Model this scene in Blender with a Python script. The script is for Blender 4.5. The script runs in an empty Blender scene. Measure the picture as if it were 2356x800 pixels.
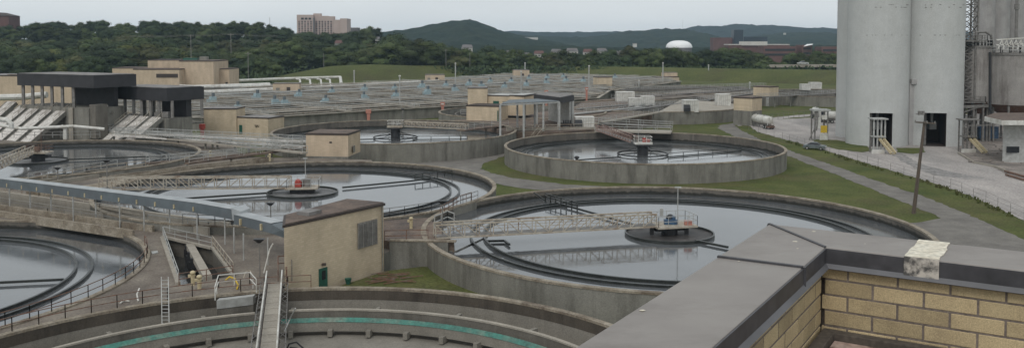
import bpy, math, random
from mathutils import Vector, noise as mnoise
from mathutils.geometry import delaunay_2d_cdt
random.seed(7)
sc = bpy.context.scene
C = bpy.data.collections.new('place'); sc.collection.children.link(C)
# ---------------------------------------------------------------- camera
ZC = 23.6; F = 2086.0; PITCH = 0.05; HOR = 95.1; CX = 1178.0
PPY = HOR + F*math.tan(PITCH)
cam_d = bpy.data.cameras.new('camera'); cam = bpy.data.objects.new('camera', cam_d); C.objects.link(cam)
cam.location = (0, 0, ZC); cam.rotation_euler = (math.pi/2-PITCH, 0, 0)
cam_d.sensor_width = 36; cam_d.lens = 36*F/2356; cam_d.shift_y = (PPY-400)/2356
cam_d.clip_start = 0.1; cam_d.clip_end = 20000
sc.camera = cam
# ---------------------------------------------------------------- sky and sun (overcast)
SUN_EL, SUN_AZ = math.radians(50), math.radians(200)
world = bpy.data.worlds.new('World'); sc.world = world; world.use_nodes = True
nt = world.node_tree; nt.nodes.clear()
sky = nt.nodes.new('ShaderNodeTexSky'); sky.sky_type = 'NISHITA'; sky.sun_disc = False
sky.sun_elevation = SUN_EL; sky.sun_rotation = SUN_AZ; sky.dust_density = 3
hs = nt.nodes.new('ShaderNodeHueSaturation'); hs.inputs['Saturation'].default_value = .35; hs.inputs['Value'].default_value = 0.9
nt.links.new(sky.outputs[0], hs.inputs['Color'])
tcw = nt.nodes.new('ShaderNodeTexCoord'); mpw = nt.nodes.new('ShaderNodeMapping'); mpw.inputs['Scale'].default_value = (2, 2, 9)
nzw = nt.nodes.new('ShaderNodeTexNoise'); nzw.inputs['Scale'].default_value = 1.3; nzw.inputs['Detail'].default_value = 5
crw = nt.nodes.new('ShaderNodeValToRGB'); crw.color_ramp.elements[0].position = .3; crw.color_ramp.elements[1].position = .7
crw.color_ramp.elements[0].color = (4.75, 5.05, 5.22, 1); crw.color_ramp.elements[1].color = (5.3, 5.6, 5.72, 1)
mxw = nt.nodes.new('ShaderNodeMix'); mxw.data_type = 'RGBA'; mxw.inputs[0].default_value = .88
bg = nt.nodes.new('ShaderNodeBackground'); bg.inputs[1].default_value = 0.138
ow = nt.nodes.new('ShaderNodeOutputWorld')
nt.links.new(tcw.outputs['Generated'], mpw.inputs[0]); nt.links.new(mpw.outputs[0], nzw.inputs[0]); nt.links.new(nzw.outputs[0], crw.inputs[0])
sxw = nt.nodes.new('ShaderNodeSeparateXYZ'); mrw = nt.nodes.new('ShaderNodeMapRange'); mrw.inputs[1].default_value = 0; mrw.inputs[2].default_value = .2; mrw.inputs[3].default_value = 1.18; mrw.inputs[4].default_value = 1
nt.links.new(tcw.outputs['Generated'], sxw.inputs[0]); nt.links.new(sxw.outputs[2], mrw.inputs[0])
mlw = nt.nodes.new('ShaderNodeMix'); mlw.data_type = 'RGBA'; mlw.blend_type = 'MULTIPLY'; mlw.inputs[0].default_value = 1; nt.links.new(crw.outputs[0], mlw.inputs[6]); nt.links.new(mrw.outputs[0], mlw.inputs[7])
nt.links.new(hs.outputs[0], mxw.inputs[6]); nt.links.new(mlw.outputs[2], mxw.inputs[7]); nt.links.new(mxw.outputs[2], bg.inputs[0]); nt.links.new(bg.outputs[0], ow.inputs[0])
sd = bpy.data.lights.new('sun', 'SUN'); sd.energy = 1.1; sd.angle = math.radians(25); sd.color = (1, .97, .93)
sun = bpy.data.objects.new('sun', sd); C.objects.link(sun)
# sky sun_rotation is clockwise from +Y; the lamp points from there
_s = Vector((math.sin(SUN_AZ)*math.cos(SUN_EL), math.cos(SUN_AZ)*math.cos(SUN_EL), math.sin(SUN_EL)))
sun.rotation_euler = (-_s).to_track_quat('-Z', 'Y').to_euler()
sc.view_settings.view_transform = 'Standard'; sc.view_settings.look = 'None'
sc.view_settings.exposure = 0.0; sc.view_settings.gamma = 1
# ---------------------------------------------------------------- measuring: photo pixel to place
CP, SP = math.cos(PITCH), math.sin(PITCH)
def ray(u, v):
    a = u-CX; b = v-PPY
    return Vector((a, F*CP-b*SP, -(F*SP+b*CP)))
def W(u, v, z):
    d = ray(u, v); t = (z-ZC)/d.z
    return Vector((d.x*t, d.y*t, z))
def AT(u, v, Y):
    d = ray(u, v); t = Y/d.y
    return Vector((d.x*t, Y, ZC+d.z*t))
# ---------------------------------------------------------------- materials
def _n(m, t, **k):
    n = m.node_tree.nodes.new(t)
    for a, b in k.items(): setattr(n, a, b)
    return n
def mat(name, c1, c2=None, scale=1.0, rough=.8, stretch=(1, 1, 1), metal=0., bump=0., c3=None, fine=None, lo=.35, hi=.65, island=0., spec=.5, detail=6):
    """noise-mixed procedural surface in object space; c3 = stain colour on a second noise"""
    m = bpy.data.materials.new(name); m.use_nodes = True; N = m.node_tree; L = N.links
    b = N.nodes['Principled BSDF']; b.inputs['Roughness'].default_value = rough; b.inputs['Metallic'].default_value = metal
    b.inputs['Specular IOR Level'].default_value = spec
    tc = _n(m, 'ShaderNodeTexCoord'); mp = _n(m, 'ShaderNodeMapping'); mp.inputs['Scale'].default_value = stretch
    L.new(tc.outputs['Object'], mp.inputs[0])
    nz = _n(m, 'ShaderNodeTexNoise'); nz.inputs['Scale'].default_value = scale; nz.inputs['Detail'].default_value = detail; nz.inputs['Roughness'].default_value = .62
    L.new(mp.outputs[0], nz.inputs[0])
    c2 = c2 or tuple(x*.7 for x in c1)
    cr = _n(m, 'ShaderNodeValToRGB'); cr.color_ramp.elements[0].position = lo; cr.color_ramp.elements[1].position = hi
    cr.color_ramp.elements[0].color = (*c2, 1); cr.color_ramp.elements[1].color = (*c1, 1)
    L.new(nz.outputs[0], cr.inputs[0]); out = cr.outputs[0]
    if c3:
        n2 = _n(m, 'ShaderNodeTexNoise'); n2.inputs['Scale'].default_value = scale*.37; n2.inputs['Detail'].default_value = 8; n2.inputs['Roughness'].default_value = .7
        L.new(mp.outputs[0], n2.inputs[0])
        r2 = _n(m, 'ShaderNodeValToRGB'); r2.color_ramp.elements[0].position = .48; r2.color_ramp.elements[1].position = .68
        L.new(n2.outputs[0], r2.inputs[0])
        mx = _n(m, 'ShaderNodeMix', data_type='RGBA'); L.new(r2.outputs[0], mx.inputs[0]); L.new(out, mx.inputs[6]); mx.inputs[7].default_value = (*c3, 1); out = mx.outputs[2]
    if fine:
        n3 = _n(m, 'ShaderNodeTexNoise'); n3.inputs['Scale'].default_value = fine; n3.inputs['Detail'].default_value = 3
        L.new(tc.outputs['Object'], n3.inputs[0])
        h = _n(m, 'ShaderNodeMapRange'); h.inputs[1].default_value = .3; h.inputs[2].default_value = .7; h.inputs[3].default_value = .72; h.inputs[4].default_value = 1.25
        L.new(n3.outputs[0], h.inputs[0])
        mm = _n(m, 'ShaderNodeMix', data_type='RGBA', blend_type='MULTIPLY'); mm.inputs[0].default_value = 1
        L.new(out, mm.inputs[6]); L.new(h.outputs[0], mm.inputs[7]); out = mm.outputs[2]
    if island:
        g = _n(m, 'ShaderNodeNewGeometry'); h = _n(m, 'ShaderNodeMapRange'); h.inputs[3].default_value = 1-island; h.inputs[4].default_value = 1+island
        L.new(g.outputs['Random Per Island'], h.inputs[0])
        mm = _n(m, 'ShaderNodeMix', data_type='RGBA', blend_type='MULTIPLY'); mm.inputs[0].default_value = 1
        L.new(out, mm.inputs[6]); L.new(h.outputs[0], mm.inputs[7]); out = mm.outputs[2]
    L.new(out, b.inputs['Base Color'])
    if bump:
        bp = _n(m, 'ShaderNodeBump'); bp.inputs['Strength'].default_value = bump; bp.inputs['Distance'].default_value = .05
        L.new((n3 if fine else nz).outputs[0], bp.inputs['Height']); L.new(bp.outputs[0], b.inputs['Normal'])
    return m
def concrete(name, c, streak=.5, dark=(.07, .065, .055), zband=None, blot=.72):
    """stained concrete wall: vertical run marks, mottling, optional scum band below height zband (world z)"""
    m = bpy.data.materials.new(name); m.use_nodes = True; N = m.node_tree; L = N.links
    b = N.nodes['Principled BSDF']; b.inputs['Roughness'].default_value = .9; b.inputs['Specular IOR Level'].default_value = .25
    g = _n(m, 'ShaderNodeNewGeometry')
    def nz(sx, sz, det, off=0):
        mp = _n(m, 'ShaderNodeMapping'); mp.inputs['Scale'].default_value = (sx, sx, sz); mp.inputs['Location'].default_value = (off, off, off)
        L.new(g.outputs['Position'], mp.inputs[0]); n = _n(m, 'ShaderNodeTexNoise'); n.inputs['Scale'].default_value = 1; n.inputs['Detail'].default_value = det; n.inputs['Roughness'].default_value = .65
        L.new(mp.outputs[0], n.inputs[0]); return n.outputs[0]
    def ramp(src, lo, hi, a, bb):
        r = _n(m, 'ShaderNodeMapRange'); r.inputs[1].default_value = lo; r.inputs[2].default_value = hi; r.inputs[3].default_value = a; r.inputs[4].default_value = bb
        L.new(src, r.inputs[0]); return r.outputs[0]
    def mix(fac, a, bb, bt='MIX'):
        x = _n(m, 'ShaderNodeMix', data_type='RGBA', blend_type=bt)
        if isinstance(fac, float): x.inputs[0].default_value = fac
        else: L.new(fac, x.inputs[0])
        for s, k in ((a, 6), (bb, 7)):
            if isinstance(s, tuple): x.inputs[k].default_value = (*s, 1)
            else: L.new(s, x.inputs[k])
        return x.outputs[2]
    base = mix(ramp(nz(.35, .35, 6), .3, .7, 0, 1), c, tuple(x*blot for x in c))
    st = ramp(nz(.55, .1, 9, 5), .47, .66, 0, streak)
    base = mix(st, base, dark)
    st2 = ramp(nz(1.1, .07, 7, 31), .58, .72, 0, streak*.55)
    base = mix(st2, base, tuple(min(1, x*1.5) for x in c))
    base = mix(1.0, base, ramp(nz(9, 9, 3, 11), .3, .7, .8, 1.18), 'MULTIPLY')
    if zband is not None:
        sx = _n(m, 'ShaderNodeSeparateXYZ'); L.new(g.outputs['Position'], sx.inputs[0])
        ad = _n(m, 'ShaderNodeMath', operation='ADD'); L.new(sx.outputs[2], ad.inputs[0]); L.new(ramp(nz(1.2, .3, 4, 3), .3, .7, -.16, .16), ad.inputs[1])
        base = mix(ramp(ad.outputs[0], zband-.12, zband+.12, .85, 0), base, (.018, .02, .018))
    L.new(base, b.inputs['Base Color'])
    bp = _n(m, 'ShaderNodeBump'); bp.inputs['Strength'].default_value = .3; bp.inputs['Distance'].default_value = .03
    L.new(nz(6, 6, 4, 8), bp.inputs['Height']); L.new(bp.outputs[0], b.inputs['Normal'])
    return m
def brickmat(name, c1, c2, mortar, bw=.6, bh=.2):
    m = bpy.data.materials.new(name); m.use_nodes = True; N = m.node_tree; L = N.links
    b = N.nodes['Principled BSDF']; b.inputs['Roughness'].default_value = .92; b.inputs['Specular IOR Level'].default_value = .2
    g = _n(m, 'ShaderNodeNewGeometry'); sx = _n(m, 'ShaderNodeSeparateXYZ'); L.new(g.outputs['Position'], sx.inputs[0])
    ad = _n(m, 'ShaderNodeMath', operation='ADD'); L.new(sx.outputs[0], ad.inputs[0]); L.new(sx.outputs[1], ad.inputs[1])
    cb = _n(m, 'ShaderNodeCombineXYZ'); L.new(ad.outputs[0], cb.inputs[0]); L.new(sx.outputs[2], cb.inputs[1])
    br = _n(m, 'ShaderNodeTexBrick'); br.inputs['Scale'].default_value = 1; br.inputs['Brick Width'].default_value = bw; br.inputs['Row Height'].default_value = bh; br.inputs['Mortar Size'].default_value = .012
    br.inputs['Color1'].default_value = (*c1, 1); br.inputs['Color2'].default_value = (*c2, 1); br.inputs['Mortar'].default_value = (*mortar, 1)
    L.new(cb.outputs[0], br.inputs[0])
    mp = _n(m, 'ShaderNodeMapping'); mp.inputs['Scale'].default_value = (.5, .5, .16); L.new(g.outputs['Position'], mp.inputs[0])
    nz = _n(m, 'ShaderNodeTexNoise'); nz.inputs['Scale'].default_value = 1.2; nz.inputs['Detail'].default_value = 7; L.new(mp.outputs[0], nz.inputs[0])
    r = _n(m, 'ShaderNodeMapRange'); r.inputs[1].default_value = .3; r.inputs[2].default_value = .7; r.inputs[3].default_value = .84; r.inputs[4].default_value = 1.09; L.new(nz.outputs[0], r.inputs[0])
    mx = _n(m, 'ShaderNodeMix', data_type='RGBA', blend_type='MULTIPLY'); mx.inputs[0].default_value = 1; L.new(br.outputs[0], mx.inputs[6]); L.new(r.outputs[0], mx.inputs[7])
    L.new(mx.outputs[2], b.inputs['Base Color'])
    return m
def watermat(name, c, c2, rough=.06, bump=.12, patch=.0):
    m = bpy.data.materials.new(name); m.use_nodes = True; N = m.node_tree; L = N.links
    b = N.nodes['Principled BSDF']; b.inputs['IOR'].default_value = 2.15; b.inputs['Specular IOR Level'].default_value = .5
    g = _n(m, 'ShaderNodeNewGeometry')
    n1 = _n(m, 'ShaderNodeTexNoise'); n1.inputs['Scale'].default_value = .16; n1.inputs['Detail'].default_value = 6; L.new(g.outputs['Position'], n1.inputs[0])
    cr = _n(m, 'ShaderNodeValToRGB'); cr.color_ramp.elements[0].position = .35; cr.color_ramp.elements[1].position = .7
    cr.color_ramp.elements[0].color = (*c, 1); cr.color_ramp.elements[1].color = (*c2, 1); L.new(n1.outputs[0], cr.inputs[0]); L.new(cr.outputs[0], b.inputs['Base Color'])
    r = _n(m, 'ShaderNodeMapRange'); r.inputs[1].default_value = .35; r.inputs[2].default_value = .75; r.inputs[3].default_value = rough; r.inputs[4].default_value = rough+.1; L.new(n1.outputs[0], r.inputs[0]); L.new(r.outputs[0], b.inputs['Roughness'])
    n2 = _n(m, 'ShaderNodeTexNoise'); n2.inputs['Scale'].default_value = 2.2; n2.inputs['Detail'].default_value = 4; L.new(g.outputs['Position'], n2.inputs[0])
    bp = _n(m, 'ShaderNodeBump'); bp.inputs['Strength'].default_value = bump; bp.inputs['Distance'].default_value = .05; L.new(n2.outputs[0], bp.inputs['Height']); L.new(bp.outputs[0], b.inputs['Normal'])
    return m
M = {
 'conc': concrete('concrete_weathered', (.25, .24, .21), .6),
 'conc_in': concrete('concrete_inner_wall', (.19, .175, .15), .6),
 'conc_dry': concrete('concrete_dry_basin', (.27, .25, .215), .3, (.13, .12, .1)),
 'conc_lite': concrete('concrete_pale', (.4, .365, .31), .3, (.2, .17, .13)),
 'conc_rim': mat('concrete_rim', (.33, .29, .23), (.2, .165, .12), .9, .9, fine=6, c3=(.12, .09, .065)),
 'deck': mat('concrete_deck', (.22, .19, .155), (.13, .105, .085), .3, .9, fine=5, c3=(.085, .07, .06)),
 'deckrust': mat('concrete_rusty', (.2, .15, .115), (.11, .075, .055), .5, .9, fine=5, c3=(.07, .055, .05)),
 'algae': mat('wet_algae', (.028, .032, .028), (.012, .014, .013), 2, .35, fine=8, spec=.6),
 'lip': mat('launder_lip', (.06, .065, .065), (.02, .024, .024), 2, .4, fine=8),
 'galv': mat('galvanised_steel', (.47, .475, .46), (.33, .33, .31), 1.5, .55, metal=.2),
 'galvd': mat('dull_steel', (.25, .24, .225), (.15, .14, .13), 1.5, .6, metal=.2),
 'beige': mat('beige_paint', (.46, .42, .35), (.33, .29, .23), 2, .6, c3=(.22, .15, .1)),
 'rust': mat('rusty_steel', (.2, .1, .06), (.11, .06, .045), 3, .8, c3=(.17, .15, .13)),
 'redrail': mat('red_brown_rail', (.3, .2, .165), (.19, .12, .1), 3, .7),
 'white': mat('white_paint', (.68, .67, .63), (.5, .49, .45), 1, .5, c3=(.36, .33, .28)),
 'whitec': mat('white_cover', (.66, .63, .59), (.5, .47, .43), .9, .7, c3=(.27, .24, .22), fine=4),
 'black': mat('black_metal', (.03, .031, .033), (.018, .018, .02), 2, .5),
 'charcoal': mat('charcoal_cladding', (.04, .039, .043), (.027, .027, .03), .6, .65),
 'blue': mat('pale_blue_paint', (.36, .45, .47), (.24, .33, .36), 2, .5),
 'blue2': mat('blue_paint', (.05, .11, .19), (.03, .06, .11), 2, .5),
 'orange': mat('orange_paint', (.5, .22, .17), (.38, .16, .12), 3, .6),
 'red': mat('red_paint', (.45, .07, .05), (.3, .05, .04), 3, .5),
 'yellow': mat('yellow_paint', (.55, .47, .3), (.4, .33, .2), 3, .6),
 'yellow2': mat('strong_yellow_paint', (.65, .45, .03), (.5, .33, .03), 3, .6),
 'green': mat('green_paint', (.02, .11, .075), (.015, .07, .05), 3, .5),
 'teal': mat('teal_trough_lining', (.045, .19, .15), (.05, .135, .11), 1.2, .6, c3=(.15, .19, .15), fine=5),
 'brick': brickmat('tan_block', (.6, .495, .36), (.53, .435, .31), (.45, .375, .28)),
 'brick2': brickmat('pale_tan_block', (.57, .455, .335), (.51, .41, .3), (.43, .355, .265)),
 'roof': mat('rusty_roofing', (.165, .12, .095), (.1, .075, .06), .8, .9, c3=(.07, .055, .05), fine=4),
 'roofg': mat('grey_roofing', (.26, .25, .24), (.17, .16, .155), .6, .9, c3=(.12, .11, .1)),
 'trim': mat('dark_trim', (.06, .045, .038), None, 2, .7),
 'louver': mat('louver_metal', (.24, .23, .2), (.17, .16, .14), 3, .6),
 'duct': mat('duct_metal', (.135, .16, .175), (.095, .115, .125), .5, .6, metal=0., c3=(.1, .11, .12)),
 'ducttop': mat('duct_top_metal', (.4, .42, .43), (.28, .3, .31), .5, .5),
 'grass': mat('grass', (.112, .12, .042), (.062, .08, .026), .16, .95, fine=3, c3=(.1, .09, .045), bump=.4, spec=.1),
 'grassd': mat('levee_grass', (.1, .108, .04), (.074, .088, .031), .05, .95, fine=1.2, c3=(.07, .066, .034), spec=.1),
 'asph': mat('asphalt_path', (.2, .185, .165), (.14, .13, .115), .4, .9, fine=9, c3=(.11, .1, .09)),
 'road': mat('dusty_concrete_road', (.41, .375, .35), (.29, .265, .25), .18, .9, fine=3, c3=(.23, .22, .21), stretch=(1, .4, 1)),
 'dirt': mat('dirty_yard', (.3, .26, .23), (.16, .14, .125), .3, .95, fine=3, c3=(.11, .1, .09)),
 'silo': concrete('silo_concrete', (.52, .528, .515), .2, (.4, .4, .37), blot=.88),
 'silo2': concrete('dirty_silo_concrete', (.37, .35, .33), .6, (.13, .11, .1)),
 'silo3': concrete('grey_silo_concrete', (.4, .39, .38), .3, (.24, .22, .2)),
 'wood': mat('pole_wood', (.13, .1, .075), (.07, .055, .045), 2, .9, stretch=(4, 4, .3)),
 'glass': mat('dark_glass', (.03, .035, .04), (.02, .02, .025), 1, .15),
 'tyre': mat('tyre_rubber', (.02, .02, .02), None, 2, .8),
 'bark': mat('bark', (.07, .055, .04), None, 2, .95),
 'hotel': mat('pink_precast', (.5, .4, .36), (.44, .35, .31), .05, .9),
 'hotel2': mat('red_window_band', (.16, .075, .07), None, .1, .6),
 'redbrick': mat('far_red_brick', (.16, .085, .075), None, .1, .9),
 'house': mat('far_white_siding', (.6, .58, .54), (.5, .48, .45), .1, .9),
 'greybld': mat('far_grey_wall', (.18, .17, .17), None, .1, .9),
}
# ---------------------------------------------------------------- mesh building
class MB:
    def __init__(s): s.v = []; s.f = []
    def add(s, vs, fs):
        o = len(s.v); s.v += [Vector(p) for p in vs]; s.f += [tuple(i+o for i in f) for f in fs]; return s
    def hexa(s, b, t):   # bottom quad, top quad
        return s.add(list(b)+list(t), [(3, 2, 1, 0), (4, 5, 6, 7), (0, 1, 5, 4), (1, 2, 6, 5), (2, 3, 7, 6), (3, 0, 4, 7)])
    def box(s, cx, cy, cz, sx, sy, sz, rz=0):
        c, n = math.cos(rz), math.sin(rz); q = []
        for dz in (-sz/2, sz/2):
            for a, b in ((-1, -1), (1, -1), (1, 1), (-1, 1)):
                x, y = a*sx/2, b*sy/2; q.append((cx+x*c-y*n, cy+x*n+y*c, cz+dz))
        return s.hexa(q[:4], q[4:])
    def bar(s, a, b, w, h=None, n=4):
        """prism from a to b; n=4 rectangular w x h, otherwise round of diameter w"""
        a, b = Vector(a), Vector(b); d = b-a
        if d.length < 1e-5: return s
        d.normalize(); up = Vector((0, 0, 1)) if abs(d.z) < .95 else Vector((0, 1, 0))
        x = d.cross(up).normalized(); y = x.cross(d); h = h or w; vs = []
        if n == 4:
            for p in (a, b):
                for i, j in ((-1, -1), (1, -1), (1, 1), (-1, 1)): vs.append(p+x*i*w/2+y*j*h/2)
            return s.add(vs, [(0, 1, 2, 3), (7, 6, 5, 4), (0, 4, 5, 1), (1, 5, 6, 2), (2, 6, 7, 3), (3, 7, 4, 0)])
        for p in (a, b):
            for k in range(n): t = 2*math.pi*k/n; vs.append(p+x*math.cos(t)*w/2+y*math.sin(t)*w/2)
        fs = [(k, (k+1) % n, n+(k+1) % n, n+k) for k in range(n)]+[tuple(range(n-1, -1, -1)), tuple(range(n, 2*n))]
        return s.add(vs, fs)
    def path(s, pts, w, n=8):
        pts = [Vector(p) for p in pts]
        for a, b in zip(pts, pts[1:]): s.bar(a, b, w, n=n)
        for p in pts[1:-1]: s.ball(p, w/2, w/2, w/2, 8, 5)
        return s
    def cyl(s, x, y, z0, z1, r, n=24, r2=None):
        r2 = r if r2 is None else r2; vs = []
        for z, q in ((z0, r), (z1, r2)):
            for k in range(n): t = 2*math.pi*k/n; vs.append((x+q*math.cos(t), y+q*math.sin(t), z))
        return s.add(vs, [(k, (k+1) % n, n+(k+1) % n, n+k) for k in range(n)]+[tuple(range(n-1, -1, -1)), tuple(range(n, 2*n))])
    def ball(s, p, rx, ry, rz, n=12, m=8):
        p = Vector(p); vs = [p+Vector((0, 0, rz))]
        for i in range(1, m):
            a = math.pi*i/m
            for k in range(n): t = 2*math.pi*k/n; vs.append(p+Vector((rx*math.sin(a)*math.cos(t), ry*math.sin(a)*math.sin(t), rz*math.cos(a))))
        vs.append(p-Vector((0, 0, rz))); fs = [(0, 1+k, 1+(k+1) % n) for k in range(n)]
        for i in range(m-2):
            for k in range(n): a = 1+i*n+k; b = 1+i*n+(k+1) % n; fs.append((a, a+n, b+n, b))
        e = len(vs)-1; o = 1+(m-2)*n; fs += [(e, o+(k+1) % n, o+k) for k in range(n)]
        return s.add(vs, fs)
    def ring(s, x, y, prof, n=160, a0=0., a1=2*math.pi):
        """revolve closed (r,z) profile"""
        full = abs(a1-a0-2*math.pi) < 1e-6; m = len(prof); vs = []; k1 = n if full else n+1
        for k in range(k1):
            t = a0+(a1-a0)*k/n
            for r, z in prof: vs.append((x+r*math.cos(t), y+r*math.sin(t), z))
        fs = []
        for k in range(n):
            a = k*m; b = ((k+1) % k1)*m
            for j in range(m): fs.append((a+j, b+j, b+(j+1) % m, a+(j+1) % m))
        if not full: fs += [tuple(range(m-1, -1, -1)), tuple((k1-1)*m+j for j in range(m))]
        return s.add(vs, fs)
    def prism(s, poly, z0, z1):
        n = len(poly); vs = [(p[0], p[1], z0) for p in poly]+[(p[0], p[1], z1) for p in poly]
        return s.add(vs, [(k, (k+1) % n, n+(k+1) % n, n+k) for k in range(n)]+[tuple(range(n-1, -1, -1)), tuple(range(n, 2*n))])
    def disc(s, x, y, z, r, n=96):
        return s.add([(x+r*math.cos(2*math.pi*k/n), y+r*math.sin(2*math.pi*k/n), z) for k in range(n)], [tuple(range(n))])
OFF = {}
def mesh_ob(name, mb, m, off=(0, 0, 0), smooth=False, bevel=0):
    me = bpy.data.meshes.new(name); o = Vector(off)
    me.from_pydata([tuple(v-o) for v in mb.v], [], mb.f); me.update(); me.materials.append(M[m] if isinstance(m, str) else m)
    import bmesh
    bm = bmesh.new(); bm.from_mesh(me); bmesh.ops.recalc_face_normals(bm, faces=bm.faces); bm.to_mesh(me); bm.free()
    if smooth:
        me.shade_smooth(); 
        try: me.set_sharp_from_angle(angle=math.radians(35))
        except Exception: pass
    ob = bpy.data.objects.new(name, me); C.objects.link(ob)
    if bevel:
        bv = ob.modifiers.new('bevel', 'BEVEL'); bv.width = bevel; bv.segments = 2; bv.limit_method = 'ANGLE'
    return ob
def tag(o, label, cat, group=None, kind=None):
    if label: o['label'] = label
    if cat: o['category'] = cat
    if group: o['group'] = group
    if kind: o['kind'] = kind
    return o
def thing(name, label, cat, loc=(0, 0, 0), group=None):
    o = bpy.data.objects.new(name, None); C.objects.link(o); o.location = loc; o.empty_display_size = .5
    OFF[o.name] = Vector(loc); return tag(o, label, cat, group)
def part(name, mb, m, parent, label=None, smooth=False, bevel=0):
    o = mesh_ob(name, mb, m, OFF[parent.name], smooth, bevel); o.parent = parent; OFF[o.name] = OFF[parent.name]
    if label: o['label'] = label
    return o
def single(name, mb, m, label, cat, group=None, smooth=False):
    c = Vector((0, 0, 0))
    if mb.v: c = Vector((sum(v.x for v in mb.v)/len(mb.v), sum(v.y for v in mb.v)/len(mb.v), min(v.z for v in mb.v)))
    o = mesh_ob(name, mb, m, c, smooth); o.location = c; return tag(o, label, cat, group)
def struct(name, mb, m, smooth=False):
    o = mesh_ob(name, mb, m, smooth=smooth); o['kind'] = 'structure'; return o
def copy_tree(o, parent=None):
    c = o.copy(); C.objects.link(c)
    if parent: c.parent = parent
    for ch in o.children: copy_tree(ch, c)
    return c
ORD = ['zeroth', 'first', 'second', 'third', 'fourth', 'fifth', 'sixth', 'seventh', 'eighth', 'ninth', 'tenth', 'eleventh', 'twelfth', 'thirteenth', 'fourteenth', 'fifteenth', 'sixteenth', 'seventeenth', 'eighteenth', 'nineteenth', 'twentieth']
def ordn(i):
    if i <= 20: return ORD[i]
    return {2: 'twenty-', 3: 'thirty-', 4: 'forty-'}[i//10]+ORD[i % 10] if i % 10 else {2: '', 3: 'thirtieth', 4: 'fortieth'}[i//10]
def rail_mb(pts, h=1.1, step=2.0, w=.06, rails=(1.0, .5), mb=None):
    mb = mb or MB(); pts = [Vector(p) for p in pts]
    for a, b in zip(pts, pts[1:]):
        L = (b-a).length; n = max(1, round(L/step))
        for k in range(n+1):
            p = a.lerp(b, k/n); mb.bar(p, p+Vector((0, 0, h)), w, n=4)
        for r in rails: mb.bar(a+Vector((0, 0, h*r)), b+Vector((0, 0, h*r)), w, n=4)
    return mb
def railing(pts, m, label, h=1.1, step=2.0, w=.06, rails=(1.0, .5), group='handrails round the tanks and decks'):
    return single('railing', rail_mb(pts, h, step, w, rails), m, label, 'railing', group)
def inpoly(p, poly):
    x, y = p[0], p[1]; c = False; n = len(poly)
    for i in range(n):
        a, b = poly[i], poly[i-1]
        if (a[1] > y) != (b[1] > y) and x < (b[0]-a[0])*(y-a[1])/(b[1]-a[1])+a[0]: c = not c
    return c
def sheet(poly, z, holes=(), thick=0., zf=None):
    """flat region with polygonal holes, optional thickness"""
    vs = []; es = []
    for lp in [poly]+list(holes):
        o = len(vs); vs += [Vector((p[0], p[1])) for p in lp]; n = len(lp); es += [(o+i, o+(i+1) % n) for i in range(n)]
    r = delaunay_2d_cdt(vs, es, [], 0, 1e-5); V, Fc = r[0], r[2]; mb = MB(); fs = []
    for f in Fc:
        c = sum((V[i] for i in f), Vector((0, 0)))/len(f)
        if inpoly(c, poly) and not any(inpoly(c, h) for h in holes): fs.append(tuple(f))
    mb.add([(p.x, p.y, zf(p.x, p.y) if zf else z) for p in V], fs)
    if thick:
        for lp in [poly]+list(holes):
            n = len(lp)
            mb.add([(p[0], p[1], z) for p in lp]+[(p[0], p[1], z-thick) for p in lp], [(i, (i+1) % n, n+(i+1) % n, n+i) for i in range(n)])
    return mb
def circ(x, y, r, n=96): return [(x+r*math.cos(2*math.pi*k/n), y+r*math.sin(2*math.pi*k/n)) for k in range(n)]
def smooth_poly(pts, it=2):
    pts = [Vector((p[0], p[1])) for p in pts]
    for _ in range(it):
        q = []
        for a, b in zip(pts, pts[1:]+pts[:1]): q += [a.lerp(b, .25), a.lerp(b, .75)]
        pts = q
    return pts
HAZE = 0.00009
# ================================================================ GROUND
g = MB(); g.add([(-6000, -300, 0), (6000, -300, 0), (6000, 7000, 0), (-6000, 7000, 0)], [(0, 1, 2, 3)])
struct('ground', g, 'grass')
def pxpoly(pts, z):
    P = [W(u, v, z) for u, v in pts]; out = []
    for a, b in zip(P, P[1:]+P[:1]):   # ragged verge
        L = (b-a).length; n = max(1, min(60, int(L/1.1)))
        for k in range(n):
            p = a.lerp(b, k/n); j = mnoise.noise_vector(p*.8)*.55 if n > 1 and L < 300 else Vector((0, 0, 0)); out.append(Vector((p.x+j.x, p.y+j.y, z)))
    return out
path1 = [(1650, 295), (1656, 288), (1688, 283), (1700, 297), (1751, 322), (1821, 348), (1880, 368), (1930, 385), (2031, 421), (2119, 449), (2220, 490), (2270, 512), (2356, 550), (2500, 600), (2500, 660), (2356, 600), (2270, 572), (2200, 560), (2150, 560), (2080, 530), (2050, 512), (2100, 512), (2135, 508), (2158, 501), (2152, 494), (2110, 478), (2048, 452), (1980, 424), (1919, 400), (1820, 361), (1740, 332), (1691, 314), (1665, 301)]
struct('path', sheet(pxpoly(path1, .03), .03), 'asph')
path2 = [(940, 371), (1060, 361), (1150, 350), (1175, 352), (1150, 362), (1112, 376), (1105, 388), (1135, 399), (1180, 409), (1300, 424), (1450, 431), (1600, 433), (1600, 441), (1400, 440), (1300, 441), (1200, 433), (1150, 424), (1090, 405), (1040, 390), (940, 382)]
struct('path', sheet(pxpoly(path2, .03), .03), 'asph')
road = [(1722, 288), (1745, 279), (1800, 274), (1925, 268), (2600, 262), (2600, 620), (2500, 572), (2356, 506), (2268, 466), (2187, 433), (2112, 410), (2020, 383), (1930, 356), (1870, 337), (1800, 319), (1742, 303)]
struct('road', sheet(pxpoly(road, .05), .05), 'road')
road2 = [(1690, 283), (1750, 274), (1830, 265), (1950, 258), (1950, 263), (1830, 270), (1745, 280), (1700, 290)]
struct('road', sheet(pxpoly(road2, .04), .04), 'road')
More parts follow.
